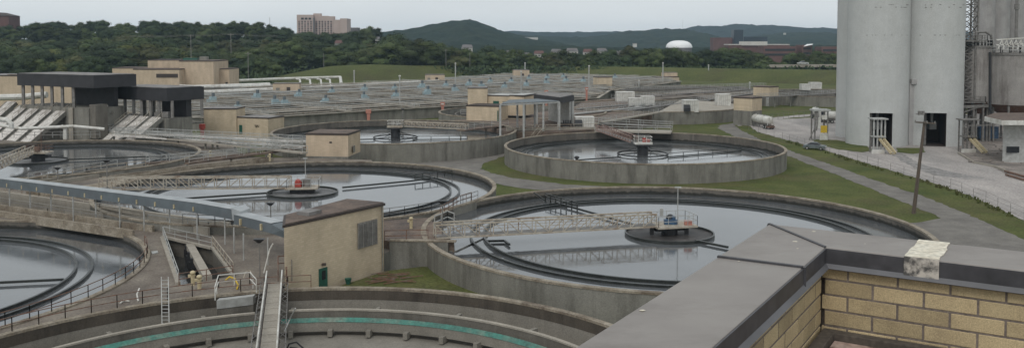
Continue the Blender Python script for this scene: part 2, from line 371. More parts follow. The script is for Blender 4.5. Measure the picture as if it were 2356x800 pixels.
struct('grass_verge', sheet(pxpoly([(1868, 320), (1925, 322), (1990, 333), (2008, 346), (1985, 350), (1930, 344), (1880, 331)], .09), .09), 'grass')
struct('grass_verge', sheet(pxpoly([(2062, 340), (2125, 340), (2128, 349), (2100, 354), (2066, 350)], .09), .09), 'grass')
struct('dirt_yard', sheet(pxpoly([(2208, 262), (2600, 262), (2600, 450), (2356, 405), (2310, 398), (2280, 380), (2240, 372), (2208, 352)], .08), .08), 'dirt')
# levee
foot = [(600, 198), (640, 192), (760, 188), (900, 184), (1100, 176), (1300, 178), (1500, 183), (1700, 190), (1925, 196), (2400, 200)]
crest = [(600, 190), (660, 172), (760, 153), (850, 149), (960, 152), (1100, 151), (1400, 154), (1700, 159), (1925, 162), (2400, 164)]
def lerp_px(tab, u):
    for (a, b), (c, d) in zip(tab, tab[1:]):
        if u <= c: t = max(0, (u-a)/(c-a)); t = t*t*(3-2*t) if False else t; return b+(d-b)*t
    return tab[-1][1]
lv = MB(); rows = []; US = [600+12*i for i in range(151)]
for u in US:
    vf = lerp_px(foot, u); vc = lerp_px(crest, u); a = W(u, vf, -.05); Yc = a.y+26+max(0, (1100-abs(u-1100))*0); c = AT(u, vc, Yc)
    c.z = max(c.z, .05); a2 = a.lerp(c, .5); a2.z += .25
    d = c+Vector((c.x*.006, 3.5, .1)); e = Vector((d.x*1.04, d.y+24, -.1))
    rows.append([a, a2, c, d, e])
vs = [p for r in rows for p in r]; fs = []
for i in range(len(rows)-1):
    for j in range(4): fs.append((i*5+j, i*5+j+1, (i+1)*5+j+1, (i+1)*5+j))
lv.add(vs, fs); struct('levee', lv, 'grassd', True)

# ================================================================ CLARIFIERS
def truss(t, a, b, w, h, m, name='bridge', topd=.16, panels=10, parent=None, mdeck='galvd', handrail=False):
    a, b = Vector(a), Vector(b); d = (b-a).normalized(); n = Vector((-d.y, d.x, 0)).normalized(); mb = MB()
    for s in (-1, 1):
        o = n*s*w/2; up = Vector((0, 0, h))
        mb.bar(a+o, b+o, topd); mb.bar(a+o+up, b+o+up, topd)
        for k in range(panels+1):
            p = a.lerp(b, k/panels)+o; mb.bar(p, p+up, .1)
            if k < panels:
                q = a.lerp(b, (k+1)/panels)+o
                if k < panels/2: mb.bar(p+up, q, .08)
                else: mb.bar(p, q+up, .08)
        mb.bar(a+o+up*.55, b+o+up*.55, .05)
    br = part(name, mb, m, t)
    dk = MB(); dk.bar(a+Vector((0, 0, .12)), b+Vector((0, 0, .12)), w-.2, .06); o = mesh_ob('walkway_deck', dk, mdeck, OFF[t.name]); o.parent = br; OFF[o.name] = OFF[t.name]
    return br
def clarifier(label, cx, cy, R, rz, wz, bz, water='w', r1=20.2, r2=21.9, island=4.85, style='disc', trough='algae', r_in=None):
    t = thing('clarifier_tank', label, 'tank', (cx, cy, bz), 'round settling tanks')
    part('wall', MB().ring(cx, cy, [(R-.22, bz-.3), (R, bz-.3), (R, rz-.2), (R-.22, rz-.2)], 200), 'conc', t, smooth=True)
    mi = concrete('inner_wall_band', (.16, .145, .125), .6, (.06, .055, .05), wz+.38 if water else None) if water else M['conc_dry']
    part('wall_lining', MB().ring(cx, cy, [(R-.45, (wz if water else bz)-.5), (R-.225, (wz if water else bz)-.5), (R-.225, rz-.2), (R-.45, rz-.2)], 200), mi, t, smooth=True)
    part('coping', MB().ring(cx, cy, [(R-.5, rz-.198), (R+.05, rz-.198), (R+.05, rz), (R-.5, rz)], 200), 'conc_rim', t, smooth=True)
    if water:
        wd = MB().disc(cx, cy, wz, R-.4, 128); w_ = struct('water', wd, water)
        L = MB(); L.ring(cx, cy, [(r1, wz-.6), (r2, wz-.6), (r2, wz+.2), (r2-.2, wz+.2), (r2-.2, wz-.12), (r1+.2, wz-.12), (r1+.2, wz+.24), (r1, wz+.24)], 160)
        l = part('launder', L, trough, t, smooth=True)
        lp = MB(); lp.ring(cx, cy, [(r1-.02, wz+.242), (r1+.2, wz+.242), (r1+.2, wz+.28), (r1-.02, wz+.28)], 160); lp.ring(cx, cy, [(r2-.2, wz+.202), (r2+.02, wz+.202), (r2+.02, wz+.235), (r2-.2, wz+.235)], 160)
        o = mesh_ob('weir_lip', lp, 'lip', OFF[t.name], True); o.parent = l; OFF[o.name] = OFF[t.name]
        if style == 'disc':
            part('feed_well', MB().ring(cx, cy, [(island-.15, wz-.4), (island, wz-.4), (island, wz+.32), (island-.15, wz+.32)], 72), 'algae', t, smooth=True)
            part('scum_layer', MB().ring(cx, cy, [(.2, wz+.02), (island-.16, wz+.02), (island-.16, wz+.06), (.2, wz+.1)], 72), 'scumdark' if water == 'w' and label.startswith('Large') else 'scum', t)
        else:
            pm = MB(); n = 48
            for k in range(n):
                p = [Vector((cx+island*math.cos(2*math.pi*q/n), cy+island*math.sin(2*math.pi*q/n), wz+.28)) for q in (k, k+1)]
                pm.bar(p[0], p[1], .2, .22)
            for k in range(6):
                a = 2*math.pi*k/6; pm.bar((cx+island*math.cos(a), cy+island*math.sin(a), wz+.28), (cx+1.1*math.cos(a), cy+1.1*math.sin(a), wz+1.5), .07)
            part('feed_well', pm, 'black', t)
    return t
M['w'] = watermat('settled_water', (.075, .08, .085), (.12, .127, .134), .035, .09)
M['w2'] = watermat('open_water', (.06, .064, .066), (.22, .225, .225), .06, .08)
M['wd'] = watermat('channel_water', (.03, .033, .033), (.05, .052, .05), .05, .25)
M['scum'] = mat('scum_crust', (.2, .2, .2), (.09, .09, .09), .7, .7, fine=5)
M['scumdark'] = mat('dark_scum_crust', (.055, .05, .047), (.03, .028, .027), 1.1, .6, fine=5, c3=(.11, .1, .095))
TA = (-60.8, 78.5); TB = (-28.9, 124.3); TC = (25.5, 176.2); TD = (17.2, 98.2); TE = (-26.0, 201.5); TF = (-83.0, 158.0); TG = (-13.8, 49.4)
tA = clarifier('round water tank at the lower left whose edge carries a thin rusty handrail', *TA, 27, 2.75, 1.75, 0, 'w', 20.3, 21.9)
tB = clarifier('round water tank in the middle behind the long grey duct, with a level truss bridge', *TB, 26.7, 3.6, 2.65, 0, 'w', 20.3, 21.7)
tC = clarifier('free-standing round tank on the grass with a tall pale wall and low water', *TC, 27, 3.35, 1.45, 0, 'w2', 22.6, 24.1, style='col')
tD = clarifier('Large round water tank nearest the brick parapet, with the dark scum disc at its centre', *TD, 27, 3.5, 2.5, 0, 'w', 20.2, 21.8)
tE = clarifier('round tank behind the small tan block hut, with a black centre column', *TE, 27, 3.85, 2.0, 0, 'w2', 22.6, 24.1, style='col')
tF = clarifier('round water tank at the far left below the white screw-pump covers', *TF, 27, 3.5, 2.55, 0, 'w', 20.2, 21.6)
tG = clarifier('empty drained round tank with a teal-lined trough, nearest the camera', *TG, 27, 2.75, 0, 0, None)
# G: floor, upper wet band, trough with brackets
part('floor', MB().disc(*TG, .16, 26.6), 'gfloor' if 'gfloor' in M else 'conc_dry', tG)
mg = concrete('stained_upper_wall', (.1, .085, .068), .7, (.035, .03, .026))
part('stained_band', MB().ring(*TG, [(26.53, 1.75), (26.548, 1.75), (26.548, 2.55), (26.53, 2.55)], 200), mg, tG, smooth=True)
tr = MB(); tr.ring(*TG, [(23.15, 1.05), (23.4, 1.05), (23.4, 1.8), (23.15, 1.8)], 200)
part('trough_outer_wall', tr, 'conc_in', tG, smooth=True)
part('trough_rim_pipe', MB().ring(*TG, [(23.1, 1.802), (23.45, 1.802), (23.45, 1.93), (23.1, 1.93)], 200, math.radians(-40), math.radians(100.5)), 'conc_lite', tG, 'pale rim pipe right of the walkway', smooth=True)
part('trough_rim_pipe', MB().ring(*TG, [(23.1, 1.802), (23.45, 1.802), (23.45, 1.93), (23.1, 1.93)], 200, math.radians(107), math.radians(220)), 'conc_lite', tG, 'pale rim pipe left of the walkway', smooth=True)
part('trough_inner_wall', MB().ring(*TG, [(21.85, .55), (22.1, .55), (22.1, 1.3), (21.85, 1.3)], 200), 'conc_dry', tG, smooth=True)
part('trough_floor', MB().ring(*TG, [(22.11, .95), (23.14, .95), (23.14, 1.05), (22.11, 1.05)], 200), 'conc_in', tG, smooth=True)
part('weir_lining', MB().ring(*TG, [(21.8, 1.3), (21.845, 1.3), (22.2, 1.53), (22.16, 1.57)], 200), 'teal', tG, smooth=True)
for k in range(44):
    a = math.radians(k*8.2+1.5); r = 21.7
    x, y = TG[0]+r*math.cos(a), TG[1]+r*math.sin(a)
    if y < 55 : continue
    b = MB().box(x, y, .52, .8, .35, .52, a)
    part('trough_bracket', b, 'conc_dry', tG)
    if k % 2 == 0:
        r = 24.0; x, y = TG[0]+r*math.cos(a), TG[1]+r*math.sin(a)
        part('radial_beam', MB().box(x, y, 1.45, 1.5, .3, .5, a), 'conc_dry', tG)

def box_rail(mb, cx, cy, z, sx, sy, rz=0, h=1.1, w=.05):
    c, n = math.cos(rz), math.sin(rz)
    P = [Vector((cx+x*c-y*n, cy+x*n+y*c, z)) for x, y in ((-sx/2, -sy/2), (sx/2, -sy/2), (sx/2, sy/2), (-sx/2, sy/2), (-sx/2, -sy/2))]
    return rail_mb(P, h, 1.2, w, (1, .5), mb)
# ---- D centre gear
cx, cy = TD; zb = 3.62
end = W(1000, 545, zb); dr = (Vector((cx, cy, zb))-end); dr.z = 0; dr.normalize(); ang = math.atan2(dr.y, dr.x)
truss(tD, end, Vector((cx, cy, zb))-dr*1.8, 1.4, 1.35, 'beige', panels=16)
pl = part('centre_platform', MB().box(cx+.3, cy, zb, 4.6, 3.2, .22, ang), 'beige', tD)
part('platform_railing', box_rail(MB(), cx+.3, cy, zb+.1, 4.5, 3.1, ang), 'galv', tD)
part('drive_cage', MB().cyl(cx, cy, 2.55, 3.5, .9, 20).box(cx, cy, 3.2, 3.6, 1.3, .3, ang).box(cx-2.0, cy-.5, 3.05, .4, .4, .8).box(cx+1.8, cy-.4, 3.0, .4, .4, .7), 'black', tD)
part('motor', MB().cyl(cx+.4, cy-.3, zb+.1, zb+.6, .4, 16).cyl(cx+.4, cy-.3, zb+.6, zb+1.0, .22, 12).box(cx-.2, cy-.4, zb+.4, .9, .6, .5), 'blue2', tD)
part('motor_cover', MB().ball((cx+.1, cy+.1, zb+.55), .5, .45, .6), 'black', tD)
part('safety_box', MB().box(cx+1.9, cy-.7, zb+.35, .8, .5, .45), 'orange', tD)
part('control_box', MB().box(cx-.7, cy+1.0, zb+1.2, .35, .25, .8), 'galv', tD)
part('light_mast', MB().bar((cx+.9, cy, zb), (cx+.9, cy, zb+4.1), .1, n=8).box(cx+.9, cy, zb+4.1, .7, .2, .12), 'galv', tD)
def arm(t, P, m='algae', w=.22, posts=0, z=0, lab='skimmer_arm'):
    mb = MB(); 
    for a, b in zip(P, P[1:]): mb.bar(a, b, w)
    part(lab, mb, m, t)
wz = 2.5
arm(tD, [W(1600, 553, wz+.2), W(1675, 568, wz+.2)])
arm(tD, [W(1478, 522, wz+.25), W(1330, 480, wz+.25), W(1278, 466, wz+.25)])
mb = MB(); a, b = W(1328, 482, wz+.3), W(1255, 461, wz+.3)
up = Vector((0, 0, .9)); mb.bar(a+up*.6, b+up*.6, .12); mb.bar(a+up, b+up, .1); 
for k in range(7): p = a.lerp(b, k/6); mb.bar(p-up*.5, p+up*(1.1 if k % 2 else .8), .16)
mb.bar(b, b+Vector((-1.5, 1.5, .8)), .12)
part('skimmer_trough', mb, 'algae', tD)
arm(tD, [W(1120, 554, wz+.2), W(1160, 553, wz+.2), W(1172, 562, wz+.2)])
# ---- B centre gear
cx, cy = TB; zb = 3.5
end = W(232, 434, 3.7); q = Vector((cx, cy, zb)); dr = (q-end); dr.z = 0; dr.normalize(); ang = math.atan2(dr.y, dr.x)
truss(tB, end, q-dr*1.6, 1.4, 1.5, 'beige', panels=15)
part('centre_platform', MB().box(cx, cy, zb, 4.4, 3, .2, ang), 'beige', tB)
part('platform_railing', box_rail(MB(), cx+.2, cy, zb+.1, 4.3, 2.9, ang, 1.2), 'galv', tB)
part('drive_cage', MB().cyl(cx, cy, 2.7, 3.39, .9, 20).box(cx, cy, 3.1, 3.3, 1.5, .55, ang), 'black', tB)
part('motor', MB().box(cx-.5, cy-.5, zb+.5, .9, .7, .7).ball((cx-.5, cy-.5, zb+.95), .4, .4, .3), 'red', tB)
part('gearbox', MB().cyl(cx+.7, cy, zb+.1, zb+1.2, .5, 12).box(cx+.2, cy+.4, zb+.6, .8, .6, 1), 'galvd', tB)
part('light_mast', MB().bar((cx+.4, cy, zb), (cx+.4, cy, zb+4), .1, n=8).box(cx+.4, cy, zb+4, .6, .2, .12), 'galv', tB)
arm(tB, [W(788, 431, 2.9), W(945, 416, 2.9), W(1000, 409, 2.9)]); arm(tB, [W(626, 443, 2.9), W(385, 459, 2.9)])
mb = MB(); a, b = W(955, 414, 2.9), W(1040, 405, 2.9); rail_mb([a, b], .9, 1.4, .12, (1,), mb); part('skimmer_trough', mb, 'algae', tB)
# ---- A: arm / skimmer only what shows
arm(tA, [Vector((TA[0]+5, TA[1], 2.0)), Vector((TA[0]+20, TA[1]+3, 2.0))])
# ---- C and E columns
for t, (cx, cy), wz, zb, px in ((tC, TC, 1.45, 3.75, (1375, 303)), (tE, TE, 2.0, 4.6, None)):
    part('centre_column', MB().cyl(cx, cy, wz-.3, zb-.1, 1.05, 24).cyl(cx, cy, zb-.45, zb-.1, 1.7, 24), 'black', t)
    part('centre_platform', MB().box(cx, cy, zb, 3.4, 3, .22).box(cx, cy-1.52, zb+.2, 3.4, .05, .35), 'white' if px else 'beige', t)
    part('platform_railing', box_rail(MB(), cx, cy, zb+.1, 3.3, 2.9, 0, 1.25, .08), 'white', t)
    part('motor', MB().box(cx+.8, cy-1, zb+.55, .9, .6, .6).cyl(cx+.3, cy, zb+.1, zb+1.0, .35, 12), 'red' if px else 'galvd', t)
    cg = MB()
    for s in (-1, 1):
        for k in range(3):
            z0 = wz+.3+k*.7; cg.bar((cx+s*1.1, cy-.6, z0), (cx+s*1.7, cy-.6, z0+.35), .08); cg.bar((cx+s*1.7, cy-.6, z0+.35), (cx+s*1.1, cy-.6, z0+.7), .08)
    part('drive_cage', cg, 'algae', t)
truss(tC, W(1378, 300, 4.0), Vector((TC[0]-1.6, TC[1]+.8, 3.85)), 1.4, 1.2, 'redrail', panels=14)
part('light_mast', MB().bar((TC[0]-.8, TC[1]+.5, 3.8), (TC[0]-.8, TC[1]+.5, 8.3), .09, n=8).box(TC[0]-.8, TC[1]+.5, 8.3, .5, .2, .1), 'galv', tC)
def armrail(t, a, b, z, h=.7, step=3.2):
    a, b = W(*a, z), W(*b, z); mb = MB().bar(a, b, .2); mb.bar(a+Vector((0, 0, h)), b+Vector((0, 0, h)), .1); L = (b-a).length; n = int(L/step)
    for k in range(n+1): p = a.lerp(b, k/n); mb.bar(p-Vector((0, 0, .3)), p+Vector((0, 0, h)), .12)
    part('skimmer_arm', mb, 'algae', t)
armrail(tC, (1537, 361), (1705, 347), 1.6); arm(tC, [W(1428, 361, 1.7), W(1328, 368, 1.7)]); part('skimmer_float', MB().box(*W(1327, 366, 1.8), .5, .5, 1.0).ball(W(1327, 362, 1.9), .5, .3, .3), 'black', tC)
armrail(tE, (950, 321), (1075, 320), 2.2); arm(tE, [W(862, 320, 2.3), W(820, 321, 2.3)])
# bridge of E goes back
truss(tE, Vector((TE[0]+1.5, TE[1]+1, 4.6)), W(1075, 297, 4.6), 1.3, 1.1, 'beige', panels=12)
# ---- F
cx, cy = TF; zb = 4.2
truss(tF, W(-40, 402, 3.6), Vector((cx-.6, cy-1.6, zb)), 1.4, 1.3, 'beige', panels=14)
part('centre_platform', MB().box(cx, cy, zb, 4, 3, .2), 'beige', tF); part('platform_railing', box_rail(MB(), cx, cy, zb+.1, 3.9, 2.9), 'rust', tF)
part('drive_cage', MB().cyl(cx, cy, 2.6, 4.09, 1.1, 20).box(cx+.4, cy, 3.5, 3.2, 1.4, .5), 'black', tF)
part('motor', MB().box(cx, cy-.3, zb+.6, .8, .7, .9), 'rust', tF)
part('light_mast', MB().bar((cx+.6, cy, zb), (cx+.6, cy, zb+4), .09, n=8).box(cx+.6, cy, zb+4, .5, .2, .1), 'rust', tF)
arm(tF, [Vector((cx+4.8, cy+1, 2.8)), Vector((cx+20, cy+6, 2.8))])
# ---- further tanks
def plain_tank(label, cx, cy, R, rz, wz, water='wd', floorm='conc_in'):
    t = thing('basin_tank', label, 'tank', (cx, cy, 0), 'far round basins')
    part('wall', MB().ring(cx, cy, [(R-.5, -.3), (R, -.3), (R, rz-.25), (R-.5, rz-.25)], 120), 'conc', t, smooth=True)
    part('coping', MB().ring(cx, cy, [(R-.55, rz-.248), (R+.06, rz-.248), (R+.06, rz), (R-.55, rz)], 120), 'conc_rim', t, smooth=True)
    struct('water', MB().disc(cx, cy, wz, R-.45, 96), water)
    part('inner_ring_wall', MB().ring(cx, cy, [(R-5, wz-.4), (R-4.6, wz-.4), (R-4.6, rz-.6), (R-5, rz-.6)], 96), 'conc_in', t, smooth=True)
    return t
plain_tank('round open basin whose curved rim shows left of the tan block cluster', 3, 259, 24, 3.6, .8)
tH = plain_tank('round basin with a pale deck over it, beside the tan and grey tower', 44, 283, 27, 3.7, 1.5)
plain_tank('wide open dark basin behind the white sheds, below the levee', 74, 376, 32, 3.7, .6)
plain_tank('round walled basin left of the pale silos, beyond the small lawn', 122, 352, 28, 3.7, 1.0)
dk = sheet([(44+26.9*math.cos(math.radians(a)), 283+26.9*math.sin(math.radians(a))) for a in range(-95, 62, 6)], 3.73, thick=.2)
part('deck', dk, 'conc_lite', tH)
# ================================================================ LEFT DECKS
zd = 2.62
outer = [(-125, 30), (-14, 30), (-14, 62), (-17.5, 80), (-5.5, 92.5), (-9.5, 101), (-22, 97.5), (-50, 150), (-64, 185), (-140, 196)]
holes = [circ(TA[0], TA[1], 26.9), circ(TF[0], TF[1], 26.9), circ(TB[0], TB[1], 26.6)]
chan = [W(375, 544, zd), W(487, 570, zd), W(536, 634, zd), W(412, 655, zd)]
chan = [(p.x, p.y) for p in chan]
outer = [(-125, 30), (-14, 30), (-19.8, 75.6), (-19.65, 77.8), (-12.7, 88.6), (-12.2, 90.4), (-5.6, 90.2), (-2.6, 97.2), (-8, 110), (-14, 118), (-25, 160), (-50, 165), (-58, 190), (-140, 196)]
# region minus circles: triangulate with the circles as constraints, keep triangles outside them
allh = holes+[circ(TG[0], TG[1], 26.9), circ(TD[0], TD[1], 26.9)]
pts = []; nx = 70; ny = 96
vs = [Vector((p[0], p[1])) for p in outer]; es = [(i, (i+1) % len(outer)) for i in range(len(outer))]
for h in allh+[chan]:
    o = len(vs); vs += [Vector((p[0], p[1])) for p in h]; es += [(o+i, o+(i+1) % len(h)) for i in range(len(h))]
r = delaunay_2d_cdt(vs, es, [], 0, 1e-5); fs = []
for f in r[2]:
    c = sum((r[0][i] for i in f), Vector((0, 0)))/len(f)
    if inpoly(c, outer) and not any(inpoly(c, h) for h in allh+[chan]): fs.append(tuple(f))
dm = MB(); dm.add([(p.x, p.y, zd) for p in r[0]], fs); struct('deck', dm, 'deck')
sk = MB()
for a, b in list(zip(outer, outer[1:]+outer[:1]))[4:]: sk.add([(*a, zd), (*b, zd), (*b, -.3), (*a, -.3)], [(0, 1, 2, 3)])
struct('deck_side', sk, 'conc')
# recessed channel
ch = thing('channel', 'sunken open channel with dark water and machinery beside the deck ladder', 'channel', (chan[0][0], chan[0][1], 0))
cw = MB()
for a, b in zip(chan, chan[1:]+chan[:1]): cw.add([(*a, zd-.004), (*b, zd-.004), (*b, .2), (*a, .2)], [(0, 1, 2, 3)])
part('channel_wall', cw, 'conc_in', ch); struct('water', MB().add([(*p, .9) for p in chan], [(0, 1, 2, 3)]), 'wd')
part('divider_beam', MB().bar(W(437, 566, zd-.15), W(478, 640, zd-.15), .75, .5), 'conc_lite', ch)
part('channel_kerb', MB().bar(W(373, 546, zd+.1), W(410, 652, zd+.1), .4, .25).bar(W(375, 544, zd+.1), W(487, 570, zd+.1), .35, .25).bar(W(489, 570, zd+.1), W(537, 634, zd+.1), .25, .25), 'conc_lite', ch)
for (u, v) in ((424, 566), (433, 582), (438, 597), (445, 612)):
    p = W(u, v, 1.8); part('channel_mixer', MB().box(p.x, p.y, 1.8, .7, .5, .9).cyl(p.x, p.y, 2.2, 2.6, .3, 10).box(p.x, p.y-.3, 1.3, .3, .3, .8), 'black', ch)
railing([W(375, 545, zd), W(411, 650, zd)], 'galv', 'bright steel double handrail along the left edge of the sunken channel', 1.1, 2.5, .06)
railing([W(489, 570, zd), W(537, 634, zd)], 'beige', 'beige handrail along the right edge of the sunken channel', 1.2, 1.8, .06)
railing([W(376, 544, zd), W(487, 570, zd)], 'galv', 'pale handrail across the head of the sunken channel', 1.1, 2.5, .05)
railing([W(412, 655, zd), W(536, 636, zd)], 'rust', 'rusty handrail across the near end of the sunken channel', 1.0, 2, .06)
# handrails on rims
def arc_pts(c, r, z, a0, a1, n): return [Vector((c[0]+r*math.cos(math.radians(a0+(a1-a0)*k/n)), c[1]+r*math.sin(math.radians(a0+(a1-a0)*k/n)), z)) for k in range(n+1)]
railing(arc_pts(TA, 26.8, 2.75, -62, 30, 22), 'rust', 'thin rusty handrail on the right-hand rim of the lower left tank', 1.05, 4, .055)
railing(arc_pts(TG, 26.9, 2.75, 97+0, 150, 13), 'rust', 'thin rusty handrail along the far-left rim of the empty tank', 1.05, 4, .055)
railing(arc_pts(TB, 26.5, 3.6, -106, -22, 20), 'galvd', 'handrail on the near rim of the middle water tank behind the tan hut', 1.05, 4, .06)
railing([W(885, 555, 3.5), W(985, 553, 3.5)], 'rust', 'rusty handrail on the wall right of the louvred tan building', 1.1, 2, .07)
railing([W(1013, 497, 3.5), W(1060, 470, 3.5), W(1085, 462, 3.5)], 'rust', 'short rusty handrail at the foot of the scum-disc tank bridge', 1.1, 1.5, .07)
railing([W(1000, 525, 3.5), W(1030, 512, 3.5), W(1045, 518, 3.6)], 'galv', 'pale steel handrail at the landing of the near truss bridge', 1.3, 1.5, .09)
railing([W(-60, 438, zd), W(90, 460, zd), W(230, 488, zd), W(330, 505, zd)], 'beige', 'long beige handrail in front of the grey duct at far left', 1.1, 3.5, .07)
railing([W(-60, 470, zd), W(110, 497, zd), W(270, 520, zd)], 'galvd', 'long dull handrail between the duct and the lower left tank', 1.0, 3.5, .06)
railing([W(65, 416, 3.3), W(270, 383, 3.3)], 'galv', 'grey handrail above the dark channel, upper left', 1.1, 3, .08)
railing([W(60, 428, 2.9), W(200, 402, 2.9), W(335, 384, 2.9)], 'beige', 'beige handrail along the dark channel between the two left tanks', 1.1, 3, .1)
railing([W(340, 515, zd), W(480, 533, zd), W(620, 520, zd)], 'galv', 'handrail behind the grey duct bend near the tan building', 1.1, 3, .07)
railing([W(495, 690, 2.8), W(503, 662, 2.8), W(575, 655, 2.8), W(590, 672, 2.8)], 'white', 'white handrail round the pale concrete box in the empty tank', 1.1, 1.6, .07)
railing([W(640, 655, 2.75), W(640, 622, 2.75), W(658, 620, 2.75), W(660, 655, 2.75)], 'rust', 'small rusty cage handrail at the corner of the tan building', 1.3, 1, .08)
# ramps of raised concrete channels between the tanks on the left
def channel_wall(a, b, z, w, m, label, top=None, h=1.0):
    a, b = W(*a, z), W(*b, z); t = thing('concrete_channel', label, 'channel', (a.x, a.y, 0), 'raised concrete channels on the left deck')
    d = (b-a); d.z = 0; d.normalize(); n = Vector((-d.y, d.x, 0))
    for s in (-1, 1): part('channel_side', MB().bar(a+n*s*w/2-Vector((0, 0, h/2)), b+n*s*w/2-Vector((0, 0, h/2)), .3, h), m, t)
    part('channel_bed', MB().bar(a-Vector((0, 0, h-.1)), b-Vector((0, 0, h-.1)), w-.3, .1), 'wd', t)
    return t
channel_wall((-80, 436), (505, 517), 3.5, 3.0, 'conc_lite', 'long pale concrete channel running beside the grey duct')
channel_wall((-80, 466), (330, 524), 3.3, 2.6, 'conc_rim', 'long tan concrete channel nearer than the duct, at the left edge')
channel_wall((30, 428), (340, 378), 3.2, 2.4, 'conc_lite', 'dark channel with pale kerbs between the two upper left tanks')
channel_wall((260, 405), (620, 362), 3.3, 2.0, 'conc_rim', 'tan concrete channel behind the level truss bridge')
single('deck_slab', sheet([tuple(W(*p, 3.3))[:2] for p in ((60, 440), (200, 425), (300, 408), (262, 443), (215, 447), (120, 440))], 3.3, thick=.7), 'conc_rim', 'tan concrete landing slab at the left foot of the level truss bridge', 'slab')
# grass bank by the tan building
def bank(x, y): return 1.05
single_b = sheet([(-12.4, 88.3), (-19.5, 77.2), (-19, 76), (-10, 76), (3, 74), (0, 79), (-7, 88), (-7, 91)], 1.05)
struct('grass_bank', single_b, 'grass')
bs = MB(); bs.bar((-12.3, 90.5, 1.7), (-6.4, 90.0, 1.7), .5, 3.7)
t = thing('retaining_wall', 'stained concrete wall between the louvred tan building and the scum-disc tank', 'wall', (-9, 90, 0)); part('wall', bs, 'conc', t)
part('coping', MB().bar((-12.3, 90.5, 3.62), (-5.6, 90.0, 3.62), .7, .14), 'conc_rim', t)
struct('deck', sheet([(-12.2, 90.6), (-5.8, 90.2), (-8, 97), (-9.5, 103), (-18, 100.3), (-22, 98)], 3.45, thick=1), 'deckrust')
br = MB(); rr = random.Random(3)
for k in range(16):
    p = W(rr.uniform(870, 945), rr.uniform(628, 650), 1.15); a = rr.uniform(-.5, .5); br.bar(p-Vector((math.cos(a), math.sin(a), 0))*rr.uniform(.6, 1.6), p+Vector((math.cos(a), math.sin(a), .1))*rr.uniform(.6, 1.6), .07)
single('scrap_frame', br, 'rust', 'heap of rusty rods lying on the small grass patch', 'scrap metal')
# ================================================================ BUILDINGS
def hexpoly(poly, z0, z1):
    return MB().prism([(p[0], p[1]) for p in poly], z0, z1)
def grow(poly, d):
    c = sum((Vector((p[0], p[1])) for p in poly), Vector((0, 0)))/len(poly)
    return [Vector((p[0], p[1]))+(Vector((p[0], p[1]))-c).normalized()*d for p in poly]
def block(t, P0, P1, depth, z0, z1, m='brick', roofm='roofg', trim=.25, back=None, name='wall', over=.12):
    """P0,P1 front corners (x,y); depth goes away from the camera"""
    a, b = Vector((P0[0], P0[1])), Vector((P1[0], P1[1])); d = (b-a).normalized(); n = Vector((-d.y, d.x)); n = n if n.y > 0 else -n
    poly = [a, b, b+n*depth, a+n*depth]
    w = part(name, hexpoly(poly, z0, z1), m, t)
    r = part('roof', hexpoly(grow(poly, over), z1+.004, z1+trim), 'trim', t)
    o = mesh_ob('roof_surface', hexpoly(grow(poly, over-.25), z1+trim+.003, z1+trim+.05), roofm, OFF[t.name]); o.parent = r; OFF[o.name] = OFF[t.name]
    return poly
def face_box(t, name, P0, P1, s0, s1, z0, z1, m, proud=.06, parent=None):
    """flat panel on the front face between fractions s0..s1"""
    a, b = Vector((P0[0], P0[1])), Vector((P1[0], P1[1])); d = (b-a); n = Vector((-d.y, d.x)).normalized(); n = n if n.y > 0 else -n
    p, q = a+d*s0, a+d*s1
    mb = MB().prism([p-n*proud, q-n*proud, q+n*.05, p+n*.05], z0, z1)
    o = part(name, mb, m, t); return o
def at2(u, Y): return ((u-CX)*Y/(F*1.0)*1.0, Y)
def zat(v, Y): return AT(CX, v, Y).z
# main louvred building
t = thing('pump_building', 'large tan block building with a big louvre and green door, right of the duct', 'building', (-19.7, 77.6, 2))
fl, fr_, bk1, bk2 = Vector((-19.72, 77.7)), Vector((-12.65, 88.5)), Vector((-16.6, 90.6)), Vector((-20.75, 82.2))
zt = 7.5
part('wall', hexpoly([fl, fr_, bk1, bk2], .9, zt), 'brick', t)
rp = [fl+Vector((-.1, -.15)), fr_+Vector((.2, -.05)), bk1+Vector((0, .2)), bk2+Vector((-.15, .1))]
rf = part('roof', hexpoly(rp, zt+.004, zt+.24), 'trim', t)
o = mesh_ob('roof_surface', hexpoly([fl+Vector((.05, .2)), fr_+Vector((0, .15)), bk1, bk2+Vector((.1, 0))], zt+.243, zt+.3), 'roof', OFF[t.name]); o.parent = rf
part('roof_hatch', MB().box(-18.6, 82.5, zt+.45, 1.4, 1.8, .35, -.5), 'roofg', t)
d = (fr_-fl)
lou = face_box(t, 'louver', fl, fr_, .71, .915, 3.9, 6.35, 'louver', .1)
sl = MB(); n = Vector((-d.y, d.x)).normalized(); n = n if n.y > 0 else -n
for k in range(14):
    z = 4.0+k*.168; p, q = fl+d*.715-n*.13, fl+d*.91-n*.13; sl.bar((*p, z), (*q, z), .06, .09)
for s in (.71, .76, .81, .86, .912): p = fl+d*s-n*.17; sl.bar((*p, 3.9), (*p, 6.35), .07)
o = mesh_ob('louver_slat', sl, 'galvd', OFF[t.name]); o.parent = lou
dr_ = face_box(t, 'door', fl, fr_, .315, .395, 1.2, 3.05, 'green', .08)
o = mesh_ob('door_window', MB().prism([fl+d*.34-n*.1, fl+d*.375-n*.1, fl+d*.375-n*.02, fl+d*.34-n*.02], 2.0, 2.8), 'glass', OFF[t.name]); o.parent = dr_
part('downpipe', MB().bar((*(fl+d*.975-n*.12), 1.1), (*(fl+d*.975-n*.12), 7.45), .12, n=8), 'louver', t); part('wall_lamp', MB().box(*(fl+d*.355-n*.15), 3.4, .35, .25, .2), 'trim', t); part('wall_pipe', MB().bar((*(fl+d*.06-n*.08), 2.7), (*(fl+d*.06-n*.08), 4.6), .07, n=6), 'galvd', t)
